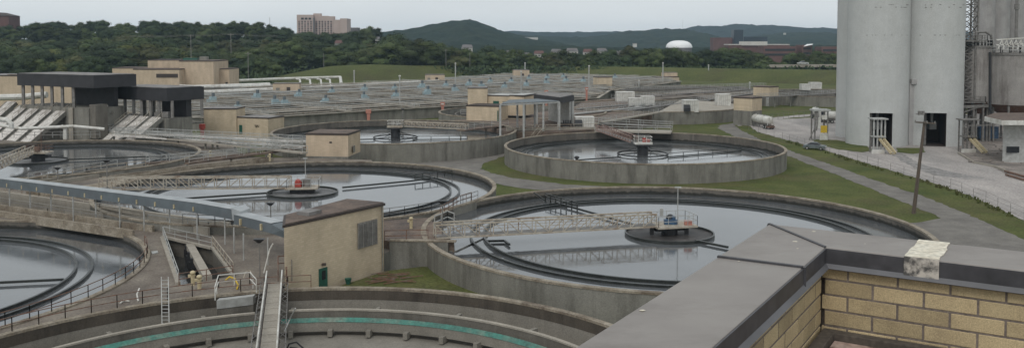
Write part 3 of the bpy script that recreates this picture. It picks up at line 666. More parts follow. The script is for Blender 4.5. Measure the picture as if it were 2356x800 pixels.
# small planter box by wall
p = fl+d*.56-n*.6
single('plant_pot', MB().cyl(p.x, p.y, 1.06, 1.6, .2, 14, .32), 'green', 'small dark green pot at the foot of the louvred building', 'pot')
# hut between B and E
t = thing('block_hut', 'tan block hut with a brown flat roof standing between two round tanks', 'building', (-37, 163, 0))
P0, P1 = at2(702, 163), at2(799, 162); poly = block(t, P0, P1, 7.5, 1.5, 6.75, 'brick2', 'roof', .3)
part('plinth', hexpoly(grow(poly, .08), -.1, 2.9), 'conc', t)
a = Vector((P1[0], P1[1])); bb = Vector((poly[2].x, poly[2].y)); part('vent', MB().box((a.x+bb.x)/2+.15, (a.y+bb.y)/2-1, 4.0, .12, 1.6, 1.2), 'louver', t)
part('wall_vent', face_box(t, 'vent', P0, P1, .56, .62, 5.3, 5.6, 'trim') and MB().box(P1[0]-2.2, 161.98, 2.2, .4, .12, .3), 'trim', t)
# two-part building
t = thing('block_building', 'stepped tan block building left of centre with a taller left half and green door', 'building', (-70, 212, 0))
P0, P1 = at2(467, 212), at2(542, 212); block(t, P0, P1, 7, 0, zat(252, 212), 'brick', 'roofg', .25)
P2, P3 = (P1[0]+.02, 212.4), at2(615, 209); block(t, P2, P3, 6, 0, zat(272, 211), 'brick', 'roofg', .25)
face_box(t, 'door', P2, P3, .07, .17, 1.9, 4.0, 'green'); 
wr = MB()
for k, (s, z) in enumerate(((.6, 4.1), (.66, 4.1), (.72, 4.1), (.63, 3.8), (.7, 3.8), (.77, 3.8))):
    x = P2[0]+(P3[0]-P2[0])*s; wr.box(x, 210.2, z, .35, .5, .12)
part('wall_lettering', wr, 'trim', t)
P = [(627, 688, 355, 192, 3.4, 'small tan hut on the basins beside the white pipe legs', 6), (978, 1023, 451, 172, 3.4, 'small tan hut left of centre on the far edge of the basins', 6), (1182, 1218, 505, 161, 3.4, 'small tan hut at the far corner of the basins below the levee', 6)]
for u0, u1, Y, vt, z0, lab, dp in P:
    t = thing('block_hut', lab, 'building', (*at2((u0+u1)/2, Y), z0)); A_, B_ = at2(u0, Y), at2(u1, Y+1); block(t, A_, B_, dp, z0-3, zat(vt, Y)-.2, 'brick2', 'roofg', .2)
    face_box(t, 'door', A_, B_, .52, .66, z0, z0+2.2, 'trim')
    if u0 != 1182: face_box(t, 'window', A_, B_, .12, .26, z0+.9, z0+2.0, 'louver')
t = thing('stair_tower', 'narrow tan tower hut at the right end of the basin front wall', 'building', (*at2(1392, 405), 0)); block(t, at2(1377, 402), at2(1409, 404), 6, 0, zat(179, 402), 'brick', 'trim', .3); face_box(t, 'door', at2(1377, 402), at2(1409, 404), .55, .7, .5, 2.6, 'trim')
t = thing('block_hut', 'low tan hut with a mossy roof in front of the narrow tan tower', 'building', (*at2(1365, 356), 0)); block(t, at2(1342, 352), at2(1389, 362), 5, 0, zat(213, 356), 'brick2', 'roof', .25)
t = thing('block_hut', 'tan two-tier hut beside a lamp post below the levee, right of centre', 'building', (*at2(1536, 485), 0)); block(t, at2(1511, 482), at2(1563, 486), 7, 0, zat(179, 482), 'brick2', 'redbrick', .35); block(t, at2(1529, 484.5), at2(1559, 486.5), 4, zat(178, 482)+.35, zat(168, 482), 'brick2', 'roofg', .15); face_box(t, 'door', at2(1511, 482), at2(1563, 486), .6, .7, .2, 2.5, 'trim')
t = thing('valve_tower', 'tan and grey tower hut beside the covered round basin and the light road', 'building', (*at2(1710, 255), 0)); q0, q1 = at2(1689, 256), at2(1732, 252); po = block(t, q0, q1, 5.5, zat(254, 255), zat(226, 255), 'brick', 'roof', .3); part('base_wall', hexpoly(grow(po, .05), 0, zat(254, 255)-.01), 'conc', t)
t = thing('valve_tower', 'tan and grey tower hut with a grey door, further back on the small lawn', 'building', (*at2(1751, 330), 0)); q0, q1 = at2(1734, 333), at2(1771, 328); po = block(t, q0, q1, 6, zat(221, 330), zat(201, 330), 'brick', 'roof', .3); part('base_wall', hexpoly(grow(po, .05), 0, zat(221, 330)-.01), 'conc', t); face_box(t, 'door', q0, q1, .82, .98, .1, 3.2, 'galv', .12)
# central cluster
t = thing('control_building', 'stepped tan block building at the centre with a pale flat roof wing', 'building', (-8, 236, 2))
block(t, at2(1073, 233), at2(1147, 230), 7, 0, zat(245, 232), 'brick', 'trim', .3); face_box(t, 'door', at2(1073, 233), at2(1147, 230), .965, .998, 3.3, 6.0, 'green', .1)
block(t, at2(1076, 241), at2(1121, 241), 7, 4, zat(204, 241), 'brick', 'roofg', .2)
block(t, (at2(1121.3, 241)[0], 242), at2(1205, 238), 8, 4, zat(222, 240), 'brick', 'galv', .25)
face_box(t, 'door', (at2(1121.3, 241)[0], 242), at2(1205, 238), .16, .32, zat(241, 240), zat(233, 240), 'green')
for s in (.42, .6, .77): face_box(t, 'window', (at2(1121.3, 241)[0], 242), at2(1205, 238), s, s+.1, zat(237, 240), zat(233, 240), 'louver')
a0 = at2(1205.3, 238); block(t, a0, at2(1233, 247), 4, 4, zat(219, 243), 'brick', 'galv', .25)
# far left buildings
t = thing('filter_building', 'large stepped tan block building behind the dark canopies, upper left', 'building', (-150, 390, 0))
Y = 385
block(t, at2(306, Y-8), at2(412, Y-8), 14, 0, zat(161, Y-8), 'brick2', 'roof', .4)
block(t, at2(340, Y+7), at2(416, Y+7), 16, 0, zat(139.5, Y+7), 'brick2', 'trim', .3)
block(t, at2(412.5, Y-2), at2(491, Y-2), 20, 0, zat(142, Y-2), 'brick2', 'roof', .4)
block(t, at2(491.5, Y+6), at2(527, Y+6), 14, 0, zat(160, Y+6), 'brick2', 'roof', .3)
block(t, at2(258, Y+10), at2(340, Y+10), 14, 0, zat(158, Y+10), 'brick2', 'roof', .35)
face_box(t, 'window', at2(306, Y-8), at2(412, Y-8), .5, .97, zat(179, Y-8), zat(170, Y-8), 'trim', .1)
face_box(t, 'door', at2(491.5, Y+6), at2(527, Y+6), .75, .9, 3.3, 6, 'trim', .1)
part('roof_unit', MB().box(*at2(470, Y+8), zat(141, Y)+1, 3, 3, 1.6), 'louver', t); part('roof_unit', MB().box(*at2(440, Y+8), zat(141, Y)+.7, 6, 3, 1), 'green', t)
t = thing('block_building', 'low tan block building at the left edge behind the first dark canopy', 'building', (-160, 290, 0))
block(t, at2(-60, 290), at2(176, 286), 14, 0, zat(176, 288), 'brick2', 'roofg', .35); block(t, at2(17, 289), at2(40, 288.8), 2, zat(176, 288)+.4, zat(172.5, 288), 'brick2', 'roofg', .15)
# ================================================================ CANOPIES AND SCREW PUMPS
def canopy(label, A, B, D, zb, zt, cols, zc):
    """A left-front, B near corner, D right corner"""
    t = thing('canopy', label, 'canopy', (B[0], B[1], zc), 'dark canopies over the screw pumps')
    A, B, D = Vector(A), Vector(B), Vector(D); E_ = A+(D-B); poly = [A, B, D, E_]
    part('fascia', hexpoly(poly, zb, zt), 'charcoal', t)
    part('roof', hexpoly(grow(poly, -.5), zt+.004, zt+.1), 'roofg', t)
    for p in cols: part('column', MB().box(p[0], p[1], (zc+zb)/2, .55, .45, zb-zc-.01), 'galvd', t)
    return t
A1, B1, D1 = (-110.9, 203), (-87.9, 190.3), (-82.6, 199.2)
d1 = (Vector(B1)-Vector(A1)).normalized(); n1 = Vector((-d1.y, d1.x)); n1 = n1 if n1.y > 0 else -n1
c1 = [Vector(A1)+d1*s+n1*.6 for s in (1.2, 4.6, 8.0, 11.4, 15.0, 18.8)]
t1 = canopy('bigger dark flat canopy on columns over the left bank of screw pumps', A1, B1, D1, 13.75, 16.4, c1, 9.4)
c1b = [Vector(A1)+d1*s+n1*8.3 for s in (2.2, 8.0, 14)]
pw = MB(); 
q = [Vector(A1)+d1*.5+n1*.2, Vector(A1)+d1*24.2+n1*.2, Vector(A1)+d1*24.2+n1*9, Vector(A1)+d1*.5+n1*9]
t = thing('pump_platform', 'concrete platform with an added shade wall under the bigger dark canopy', 'platform', (-95, 197, 0)); part('platform_wall', hexpoly(q, 0, 9.38), 'conc', t)
part('shade_wall', MB().prism([Vector(A1)+d1*9+n1*7, Vector(A1)+d1*23.5+n1*7, Vector(A1)+d1*23.5+n1*8, Vector(A1)+d1*9+n1*8], 9.4, 13.7), 'charcoal', t)  # charcoal wall added to stand for the shaded open interior
part('corner_pier', MB().box(*(Vector(A1)+d1*18.8+n1*-.1), 4.7, .9, .6, 9.3), 'conc_lite', t)
part('corner_wall', MB().prism([Vector(A1)+d1*24.0+n1*.5, Vector(A1)+d1*26+n1*.5, Vector(A1)+d1*26+n1*3.4, Vector(A1)+d1*24.0+n1*3.4], 3, 10.2), 'conc_in', t)
def screw(label, top, L, zt_, zb_, w, dirv, grp):
    dv = Vector((dirv[0], dirv[1])).normalized(); a = Vector((top[0], top[1], zt_)); b = Vector((top[0]-dv.x*L, top[1]-dv.y*L, zb_)); t = thing('screw_pump', label, 'screw pump', (b.x, b.y, 0), grp)
    n = Vector((-dv.y, dv.x, 0))
    cv = MB()
    N_ = 5
    for k in range(N_):
        p, q_ = a.lerp(b, k/N_+.004), a.lerp(b, (k+1)/N_-.004)
        if k: pass
        ax = n*w/2; hgt = Vector((0, 0, .16)); cv.hexa([p-ax-hgt, p+ax-hgt, q_+ax-hgt, q_-ax-hgt], [p-ax, p+ax, q_+ax, q_-ax])
    part('cover', cv, 'whitec', t)
    sd_ = MB()
    for s in (-1, 1):
        o_ = n*s*(w/2+.14); sd_.bar(a+o_-Vector((0, 0, .4)), b+o_-Vector((0, 0, .4)), .22, .8)
    part('side_wall', sd_, 'conc', t)
    part('support_wall', MB().hexa([a-n*.2*w-Vector((0, 0, zt_-.0)), a+n*.2*w-Vector((0, 0, zt_)), b+n*.2*w-Vector((0, 0, zb_)), b-n*.2*w-Vector((0, 0, zb_))], [a-n*.2*w-Vector((0, 0, .6)), a+n*.2*w-Vector((0, 0, .6)), b+n*.2*w-Vector((0, 0, .6)), b-n*.2*w-Vector((0, 0, .6))]), 'conc', t)
    hr = MB(); o_ = n*(w/2+.2); o_ = o_ if o_.x > 0 else -o_
    for k in range(2): hr.bar(a.lerp(b, 0)+o_+Vector((0, 0, .5+.5*k)), a.lerp(b, .45)+o_+Vector((0, 0, .5+.5*k)), .07)
    for k in range(4): p = a.lerp(b, k*.15)+o_; hr.bar(p, p+Vector((0, 0, 1)), .07)
    part('handrail', hr, 'beige', t)
# left bank
names = ['leftmost, part cut by the photo edge', 'second from left', 'third from left', 'fourth from left', 'rightmost']
tops = [AT(28, 232, 206), AT(58, 240, 203.5), AT(88, 241, 201.3), AT(119, 243, 199.2), AT(151, 244.5, 197)]
for i, p in enumerate(tops):
    screw('white screw pump cover under the bigger canopy, '+names[i], p, 9.4, p.z-.1, 2.6, 3.35, (.5, .87), 'white sloping screw pump covers')
A2, B2, D2 = (-91.2, 204), (-74.4, 195), (-69.0, 202.8)
d2 = (Vector(B2)-Vector(A2)).normalized(); n2 = Vector((-d2.y, d2.x)); n2 = n2 if n2.y > 0 else -n2
c2 = [Vector(A2)+d2*s+n2*.5 for s in (2.3, 5.2, 8.0, 10.6, 13.4, 16)]+[Vector(B2)+(Vector(D2)-Vector(B2))*s for s in (.02+.12, .93)]+[Vector(A2)+d2*s+n2*6 for s in (5, 8, 11)]
canopy('smaller dark flat canopy on thin columns over the right bank of screw pumps', A2, B2, D2, 10.7, 13.5, c2, 6.9)
q = [Vector(A2)+d2*.2+n2*-.3, Vector(A2)+d2*19+n2*-.3, Vector(A2)+d2*19+n2*7, Vector(A2)+d2*.2+n2*7]
t = thing('pump_platform', 'low concrete platform below the smaller dark canopy', 'platform', (-82, 200, 0)); part('platform_wall', hexpoly(q, 0, 6.88), 'conc', t); part('shade_wall', MB().prism([Vector(A2)+d2*11.5+n2*5.4, Vector(A2)+d2*19+n2*5.4, Vector(A2)+d2*19+n2*6.8, Vector(A2)+d2*11.5+n2*6.8], 6.9, 10.65), 'charcoal', t)  # its charcoal back wall puts the shade under this roof into colour
part('motor', MB().box(*(Vector(A2)+d2*17+n2*1.5), 7.6, 1.4, 1.2, 1.3), 'galvd', t); part('motor', MB().box(*(Vector(A2)+d2*14.5+n2*1.5), 7.5, 1.2, 1.2, 1.1), 'galvd', t)
nm2 = ['leftmost', 'second from left', 'middle', 'fourth from left', 'rightmost']
for i, (u, v) in enumerate(((258, 263), (284, 264), (308, 265.5), (333, 267), (361, 269))):
    p = AT(u, v, 201.2-1.5*i); screw('white screw pump cover under the smaller canopy, '+['leftmost', 'second from left', 'middle one', 'fourth from left', 'rightmost'][i], p, 7.6, p.z, 2.6, 2.9, (.5, .87), 'white sloping screw pump covers')
# person under canopy (tiny, white shirt dark trousers)
def person(label, x, y, z, shirt, trousers, rz=0, arm_=.25):
    t = thing('person', label, 'person', (x, y, z)); s = 1.0
    me = bpy.data.meshes.new('body'); 
    V = [(0, 0, .95), (0, 0, 1.2), (0, 0, 1.45), (0, 0, 1.55), (0, -.02, 1.68), (.19, 0, 1.42), (.25, -.05, 1.15), (.22, -.2, .95), (-.19, 0, 1.42), (-.25, 0, 1.15), (-.24, -.08, .9), (.1, 0, .9), (.12, -.04, .5), (.12, .02, .08), (.12, -.12, .04), (-.1, 0, .9), (-.12, -.02, .5), (-.13, .04, .08), (-.13, -.1, .04)]
    Ed = [(0, 1), (1, 2), (2, 3), (3, 4), (2, 5), (5, 6), (6, 7), (2, 8), (8, 9), (9, 10), (0, 11), (11, 12), (12, 13), (13, 14), (0, 15), (15, 16), (16, 17), (17, 18)]
    R_ = [.15, .15, .15, .06, .11, .07, .05, .04, .07, .05, .04, .1, .07, .05, .045, .1, .07, .05, .045]
    me.from_pydata(V, Ed, []); ob = bpy.data.objects.new('body', me); C.objects.link(ob); ob.parent = t; sk_ = ob.modifiers.new('skin', 'SKIN'); ob.modifiers.new('s', 'SUBSURF').levels = 1; ob.modifiers['s'].render_levels = 1
    for k, v in enumerate(me.skin_vertices[0].data): v.radius = (R_[k], R_[k]); v.use_root = (k == 0)
    m = bpy.data.materials.new('person_skin'); m.use_nodes = True; m.node_tree.nodes['Principled BSDF'].inputs['Base Color'].default_value = (.3, .18, .13, 1); me.materials.append(m)
    OFF[t.name] = Vector((0, 0, 0))
    part('shirt', MB().cyl(0, 0, .93, 1.42, .2, 14, .22).bar((.2, 0, 1.42), (.27, -.05, 1.15), .17, n=8).bar((-.2, 0, 1.42), (-.27, 0, 1.15), .17, n=8), shirt, t, smooth=True)
    part('trousers', MB().cyl(.1, 0, .1, .95, .085, 10, .13).cyl(-.11, 0, .1, .95, .085, 10, .13), trousers, t, smooth=True)
    part('hair', MB().ball((0, .02, 1.74), .12, .13, .1), 'black', t, smooth=True); t.rotation_euler = (0, 0, rz); t.scale = (1, 1, 1)
p = AT(246, 251, 197.5); p.z = 6.9
person('person in a pale shirt and dark trousers standing between the two dark canopies', p.x, p.y-.0, zat(257, 197.5), 'white', 'black')
single('landing', MB().box(p.x, p.y, zat(257, 197.5)-.2, 3.6, 3, .38), 'conc', 'small concrete landing between the two dark canopies', 'landing')
# ================================================================ DUCT
t = thing('duct', 'long blue-grey square duct on thin posts crossing the left foreground', 'duct', (-33, 96, 2.6))
zb, hh = 5.45, 1.05
P = [Vector((-92, 128.6, zb+hh/2)), Vector((-62.2, 112.2, zb+hh/2)), Vector((-33.5, 96.2, zb+hh/2)), Vector((-27.8, 92.0, zb+hh/2))]
P2 = [Vector((-27.6, 91.4, zb+hh/2-.3)), Vector((-22.6, 86.9, zb+hh/2-.3))]
part('duct_body', MB().bar(P[0], P[2], 1.35, hh).bar(P[2], P[3], 1.35, hh), 'duct', t)
part('duct_top', MB().bar(P[0]+Vector((0, 0, hh/2+.03)), P[2]+Vector((0, 0, hh/2+.03)), 1.4, .05).bar(P[2]+Vector((0, 0, hh/2+.03)), P[3]+Vector((0, 0, hh/2+.03)), 1.4, .05), 'ducttop', t)
part('duct_elbow', MB().hexa([P[3]+Vector((-.6, -.7, -hh/2)), P[3]+Vector((.6, -.9, -hh/2-.3)), P[3]+Vector((1.1, .3, -hh/2-.3)), P[3]+Vector((.1, .9, -hh/2))], [P[3]+Vector((-.7, -.7, hh/2+.25)), P[3]+Vector((.3, -.9, hh/2-.1)), P[3]+Vector((.9, .3, hh/2)), P[3]+Vector((.2, .9, hh/2+.3))]), 'ducttop', t)
part('duct_end', MB().bar(P2[0], P2[1], 1.5, 1.0), 'duct', t)
part('duct_top', MB().bar(P2[0]+Vector((0, 0, .48)), P2[1]+Vector((0, 0, .48)), 1.55, .05), 'ducttop', t)
part('duct_hood', MB().hexa([P2[1]+Vector((-.4, -.9, -.45)), P2[1]+Vector((1.9, -1.6, -1.0)), P2[1]+Vector((2.2, -.6, -1.0)), P2[1]+Vector((.4, .6, -.45))], [P2[1]+Vector((-.4, -.9, .45)), P2[1]+Vector((.7, -1.4, .0)), P2[1]+Vector((1.3, -.2, .0)), P2[1]+Vector((.4, .6, .45))]), 'duct', t)
dd = (P[2]-P[0]).normalized(); nn = Vector((-dd.y, dd.x, 0)); nn = -nn if nn.y > 0 else nn
for (u, v) in ((-25, 480), (23, 486), (70, 487), (118, 494), (169, 508), (221, 512), (276, 524), (332, 531), (391, 533), (454, 549), (518, 562)):
    p = W(u, v, zd); part('post', MB().bar((p.x, p.y, zd), (p.x, p.y, zb), .16, n=8), 'galv', t)
for (u, v) in ((539, 582), (561, 598), (617, 609)):
    p = W(u, v, zd); part('post', MB().bar((p.x, p.y, zd), (p.x, p.y, zb-.25), .16, n=8), 'galv', t)
k = 0
for s in [i/11 for i in range(12)]:
    p = P[1].lerp(P[2], s)+nn*.72; part('bracket', MB().box(p.x, p.y, p.z-.16, .16, .14, .45, math.atan2(dd.y, dd.x)), 'yellow', t)
for s in (.2, .75):
    p = P2[0].lerp(P2[1], s)+Vector((-.55, -.6, 0)); part('bracket', MB().box(p.x, p.y, p.z-.1, .22, .2, .6, -.74), 'yellow', t)
# ================================================================ RAMP WALKWAY, LADDER, BOX, SMALL THINGS NEAR
t = thing('footbridge', 'narrow pale footbridge with white handrails running over the empty tank toward the camera', 'footbridge', (-18, 60, 3))
a = Vector((-20.3, 76.6, 3.0)); b = Vector((-15.2, 55, 3.0)); dv = (b-a).normalized(); n = Vector((-dv.y, dv.x, 0))
dk = MB()
for k in range(14): dk.bar(a.lerp(b, k/14+.002), a.lerp(b, (k+1)/14-.002), 1.05, .14)
part('walk_deck', dk, 'conc_lite', t)
for s in (-1, 1):
    o_ = n*s*.62; part('side_beam', MB().bar(a+o_-Vector((0, 0, .25)), b+o_-Vector((0, 0, .25)), .12, .5), 'trim', t)
    part('handrail', MB().bar(a+o_*1.02+Vector((0, 0, 1.05)), b+o_*1.02+Vector((0, 0, 1.05)), .13, n=8), 'white', t)
    br = MB()
    for k in range(16):
        p = a.lerp(b, (k+.3)/16)+o_; br.bar(p, p+Vector((0, 0, 1.05)), .05); br.bar(p+Vector((0, 0, -.2)), p+o_.normalized()*.55+Vector((0, 0, .25)), .05); br.bar(p+o_.normalized()*.55+Vector((0, 0, .25)), p+Vector((0, 0, .7)), .04)
    br.bar(a+o_+o_.normalized()*.5+Vector((0, 0, .25)), b+o_+o_.normalized()*.5+Vector((0, 0, .25)), .05); br.bar(a+o_+Vector((0, 0, .5)), b+o_+Vector((0, 0, .5)), .05)
    part('side_bracket', br, 'galvd', t)
t = thing('ladder', 'thin aluminium ladder leaning on the wall of the empty tank', 'ladder', (-28.5, 70, 1))
a = W(381, 752, 1.3); top = AT(379, 636, a.y+1.8); ld = MB()
for s in (-.28, .28): part('side_rail', MB().bar(a+Vector((s, 0, 0)), top+Vector((s, 0, 0)), .07), 'galv', t)
for k in range(1, 14): p = a.lerp(top, k/14); part('rung', MB().bar(p+Vector((-.26, 0, 0)), p+Vector((.26, 0, 0)), .05), 'galv', t)
t = thing('inlet_box', 'pale concrete box set into the wall of the empty tank beside the footbridge', 'concrete box', (-23, 74, 1))
q0, q1 = W(499, 700, 2.4), W(583, 690, 2.4)
part('box_wall', MB().prism([q0.xy, q1.xy, (q1.x-.2, q1.y+2.6), (q0.x+.1, q0.y+2.6)], .1, 2.05), 'conc_in', t); part('box_front', MB().prism([(q0.x, q0.y-.06), (q1.x, q1.y-.06), (q1.x, q1.y+.6), (q0.x, q0.y+.6)], 2.055, 2.75), 'galv', t)
part('box_floor', MB().prism([(q0.x, q0.y+.61), (q1.x, q1.y+.61), (q1.x-.2, q1.y+2.6), (q0.x+.1, q0.y+2.6)], 2.06, 2.4), 'galvd', t)
def hydrant(x, y, z, label):
    t = thing('valve_post', label, 'valve', (x, y, z), 'yellow valve posts on the decks')
    part('post_body', MB().cyl(x, y, z, z+.85, .17, 14).cyl(x, y, z+.8, z+.9, .22, 14), 'yellow', t); part('post_head', MB().ball((x, y, z+1.08), .24, .24, .18).box(x-.28, y, z+.8, .22, .2, .22), 'yellow', t)
p = W(459, 665, zd); hydrant(p.x, p.y, zd, 'cream yellow valve post by the sunken channel, right one of the near pair')
p = W(444, 655, zd); hydrant(p.x, p.y, zd, 'cream yellow valve post by the sunken channel, left one of the near pair')
p = W(946, 525, 3.46); hydrant(p.x, p.y, 3.46, 'cream yellow valve post between the tan louvred building and the scum-disc tank')
p = W(484, 358, 3.3); hydrant(p.x, p.y, 3.0, 'yellow valve post at the right tip of the far-left tank')
p = W(621, 366, 3.3); hydrant(p.x, p.y, 3.0, 'yellow and rust valve post left of the small tan hut')
def lamp(u, v0, v1, z, label, head='fork', grp='lamp posts'):
    p = W(u, v0, z); top = AT(u, v1, p.y).z; t = thing('lamp_post', label, 'lamp post', (p.x, p.y, z), grp)
    s = max(.1, p.y*.0013); part('pole', MB().bar((p.x, p.y, z), (p.x, p.y, top), s, n=8), 'galvd' if p.y < 250 else 'galv', t)
    if head == 'fork': part('lamp_head', MB().hexa([(p.x-.12, p.y-.12, top-.35), (p.x+.12, p.y-.12, top-.35), (p.x+.12, p.y+.12, top-.35), (p.x-.12, p.y+.12, top-.35)], [(p.x-.5, p.y-.3, top), (p.x+.5, p.y-.3, top), (p.x+.5, p.y+.3, top), (p.x-.5, p.y+.3, top)]), 'black', t)
    else: part('lamp_head', MB().ball((p.x, p.y, top), .42, .35, .28), 'white', t)
lamp(598, 640, 549, 2.62, 'slim lamp post at the head of the pale footbridge')
lamp(623, 505, 466, 2.62, 'slim lamp post behind the duct end, left of the louvred tan building')
lamp(247, 440, 368, 3.3, 'thin lamp post on the tan slab at the left foot of the level truss bridge')
lamp(133, 412, 385, 3.2, 'short lamp post beside the dark channel above the duct')
lamp(1018, 545, 461, 3.46, 'pale lamp post at the landing of the near truss bridge')
lamp(927, 272, 250, 3.5, 'lamp post on the rim of the tank behind the small tan hut')
for i, (u, v0, v1) in enumerate(((815, 196, 163), (920, 240, 175), (1048, 197, 146), (1208, 172, 145), (1199, 222, 165), (1355, 208, 152), (1525, 190, 145), (1630, 180, 150), (1470, 200, 186), (1725, 205, 190))):
    lamp(u, v0, v1, 3.5 if i not in (7,) else 1, 'tall thin lamp post around the basins, %s from the left' % ordn(i+1), 'ball', 'tall lamp posts around the basins')
# fallen white pipes near lamp, yellow hose, debris
single('pipe_scrap', MB().bar(W(607, 628, 2.7), AT(620, 575, 82), .12, n=8).bar(AT(620, 575, 82), AT(628, 560, 82), .14, n=8), 'white', 'leaning white pipe beside the duct post near the tan building', 'pipe')
single('pipe_scrap', MB().bar(W(660, 745, 1.9), AT(680, 708, 68), .1, n=8).bar(W(672, 722, 1.9), AT(655, 760, 64), .1, n=8), 'galv', 'pair of steel tubes leaning inside the empty tank right of the footbridge', 'pipe')
h = MB().path([W(518, 645, 2.9), W(528, 636, 3.0), W(540, 640, 3.1), W(548, 655, 2.8), W(545, 664, 2.7)], .14); single('hose', h, 'yellow2', 'yellow hose lying on the pale concrete box', 'hose')
h = MB().path([W(276, 697, 2.7), W(285, 690, 2.75), W(298, 692, 2.75)], .12); h.path([W(318, 692, 2.7), W(315, 676, 3.1), W(321, 662, 3.5)], .12); single('pipe_scrap', h, 'white', 'bent white pipe piece standing by the rusty handrail near the ladder', 'pipe')
h = MB().path([W(560, 640, 2.8), W(565, 625, 3.2), W(575, 622, 3.2), W(585, 640, 2.7)], .1); single('pipe_scrap', h, 'beige', 'bent beige pipe beside the head of the footbridge', 'pipe')
single('hatch', MB().prism([w.xy for w in (W(348, 578, 2.7), W(362, 576, 2.7), W(364, 580, 2.7), W(350, 583, 2.7))], 2.625, 2.72), 'galv', 'small pale hatch on the brown deck left of the sunken channel', 'hatch')
h = MB()
for k in range(8):
    a = W(650+4*k, 790+2*k, .3); h.ball(a, .5, .5, .3, 8, 5)
single('cable_heap', MB().path([W(655, 812, .2), W(665, 790, 1.0), W(682, 786, 1.1), W(698, 800, .6), W(705, 812, .3)], .12).path([W(660, 815, .2), W(668, 798, .8), W(684, 800, .8), W(695, 812, .3)], .1), 'black', 'tangle of black cable on the floor of the empty tank', 'cable')
# ================================================================ MIDDLE WALKWAYS
def walkway(a, b, z, w, label, m='galvd', rm='galv', z2=None, step=3.5, grp='long service walkways', rails=2, rw=.07, legs=True):
    A_, B_ = W(*a, z), W(*b, z2 if z2 is not None else z); t = thing('walkway', label, 'walkway', (A_.x, A_.y, 0), grp)
    d = (B_-A_); d.z = 0; d.normalize(); n = Vector((-d.y, d.x, 0)); part('walk_deck', MB().bar(A_, B_, w, .28), m, t)
    for s in (-1, 1)[:rails]:
        part('handrail', rail_mb([A_+n*s*w/2+Vector((0, 0, .14)), B_+n*s*w/2+Vector((0, 0, .14))], 1.05, step, rw), rm, t)
    if legs:
        L = (B_-A_).length
        for k in range(int(L/9)+1): p = A_.lerp(B_, min(1, k*9/L)); part('support_leg', MB().bar((p.x, p.y, 0), (p.x, p.y, p.z-.15), .3), 'conc', t)
    return t
WK = [((238, 303), (702, 352), 4.0, 1.2, 'long pale walkway from the screw pumps to the small tan hut, nearest line', 'conc_lite'),
      ((262, 311), (702, 338), 4.0, 1.4, 'long pale walkway from the screw pumps to the small tan hut, middle line', 'whitec'),
      ((300, 306), (702, 327), 4.0, 1.4, 'long pale walkway from the screw pumps to the small tan hut, furthest line', 'whitec'),
      ((232, 300), (468, 281), 4.4, 1.6, 'grey walkway from the footings of the right pump bank to the stepped tan building', 'conc'),
      ((262, 309), (430, 293), 4.2, 1.0, 'white-topped walkway just nearer than the grey one by the pump bank', 'white'),
      ((430, 376), (702, 340), 3.6, 1.2, 'rusty low walkway reaching the left corner of the small tan hut', 'deckrust'),
      ((500, 330), (640, 343), 4.0, 1.0, 'short pale walkway crossing the long ones', 'galv'),
      ((340, 376), (600, 352), 3.2, 1.3, 'brown walkway between the far-left tank and the level-bridge tank', 'deckrust'),
      ((1385, 262), (1700, 292), 0, 0, '', '')][:8]
for a, b, z, w, lab, m in WK: walkway(a, b, z, w, lab, m)
for a, b, z, w, lab, m in (((1060, 300), (1160, 288), 3.7, 2.5, 'brown walkway from the black-column tank to the white frame canopy', 'deckrust'),
      ((1372, 300), (1545, 304), 3.6, 5, 'wide grey walkway above the tall-walled tank, with pale rails', 'conc_lite'),
      ((1350, 281), (1545, 292), 3.7, 1.6, 'grey walkway behind the wide one above the tall-walled tank', 'galvd'),
      ((1370, 284), (1520, 258), 3.7, 1.5, 'walkway climbing right from the white shed toward the covered basin', 'conc_lite'),
      ((1320, 262), (1480, 246), 3.7, 1.5, 'pale walkway behind the white shed', 'galv'),
      ((1440, 255), (1740, 214), 3.7, 1.5, 'long walkway running back past the white vent boxes', 'galvd'),
      ((1330, 250), (1500, 236), 3.7, 1.4, 'walkway beyond the charcoal canopy', 'galvd'),
      ((1410, 226), (1720, 206), 3.9, 1.5, 'walkway across the wide dark basin', 'galvd'),
      ((1430, 207), (1760, 197), 3.9, 1.4, 'far walkway across the wide dark basin', 'galvd'),
      ((1745, 224), (1925, 214), 3.9, 1.6, 'walkway over the walled basin left of the silos', 'galvd'),
      ((1060, 262), (1075, 262), 3.7, 1.2, 'short walkway at the tan block cluster', 'galvd')):
    walkway(a, b, z, w, lab, m)
# middle ground decks (brown stained slabs)
struct('deck', sheet([W(*p, 3.3).xy for p in ((1045, 276), (1160, 268), (1300, 250), (1420, 244), (1500, 262), (1380, 284), (1372, 297), (1290, 303), (1165, 303), (1130, 292))], 3.28, thick=3.3), 'deckrust')
struct('deck', sheet([W(*p, 3.4).xy for p in ((1310, 252), (1345, 232), (1480, 222), (1500, 238), (1400, 252))], 3.42, thick=1), 'deckrust')
struct('deck', sheet([W(*p, 3.3).xy for p in ((1740, 226), (1680, 235), (1600, 222), (1440, 235), (1410, 225), (1600, 207), (1735, 212))], 3.36, thick=3), 'deck')
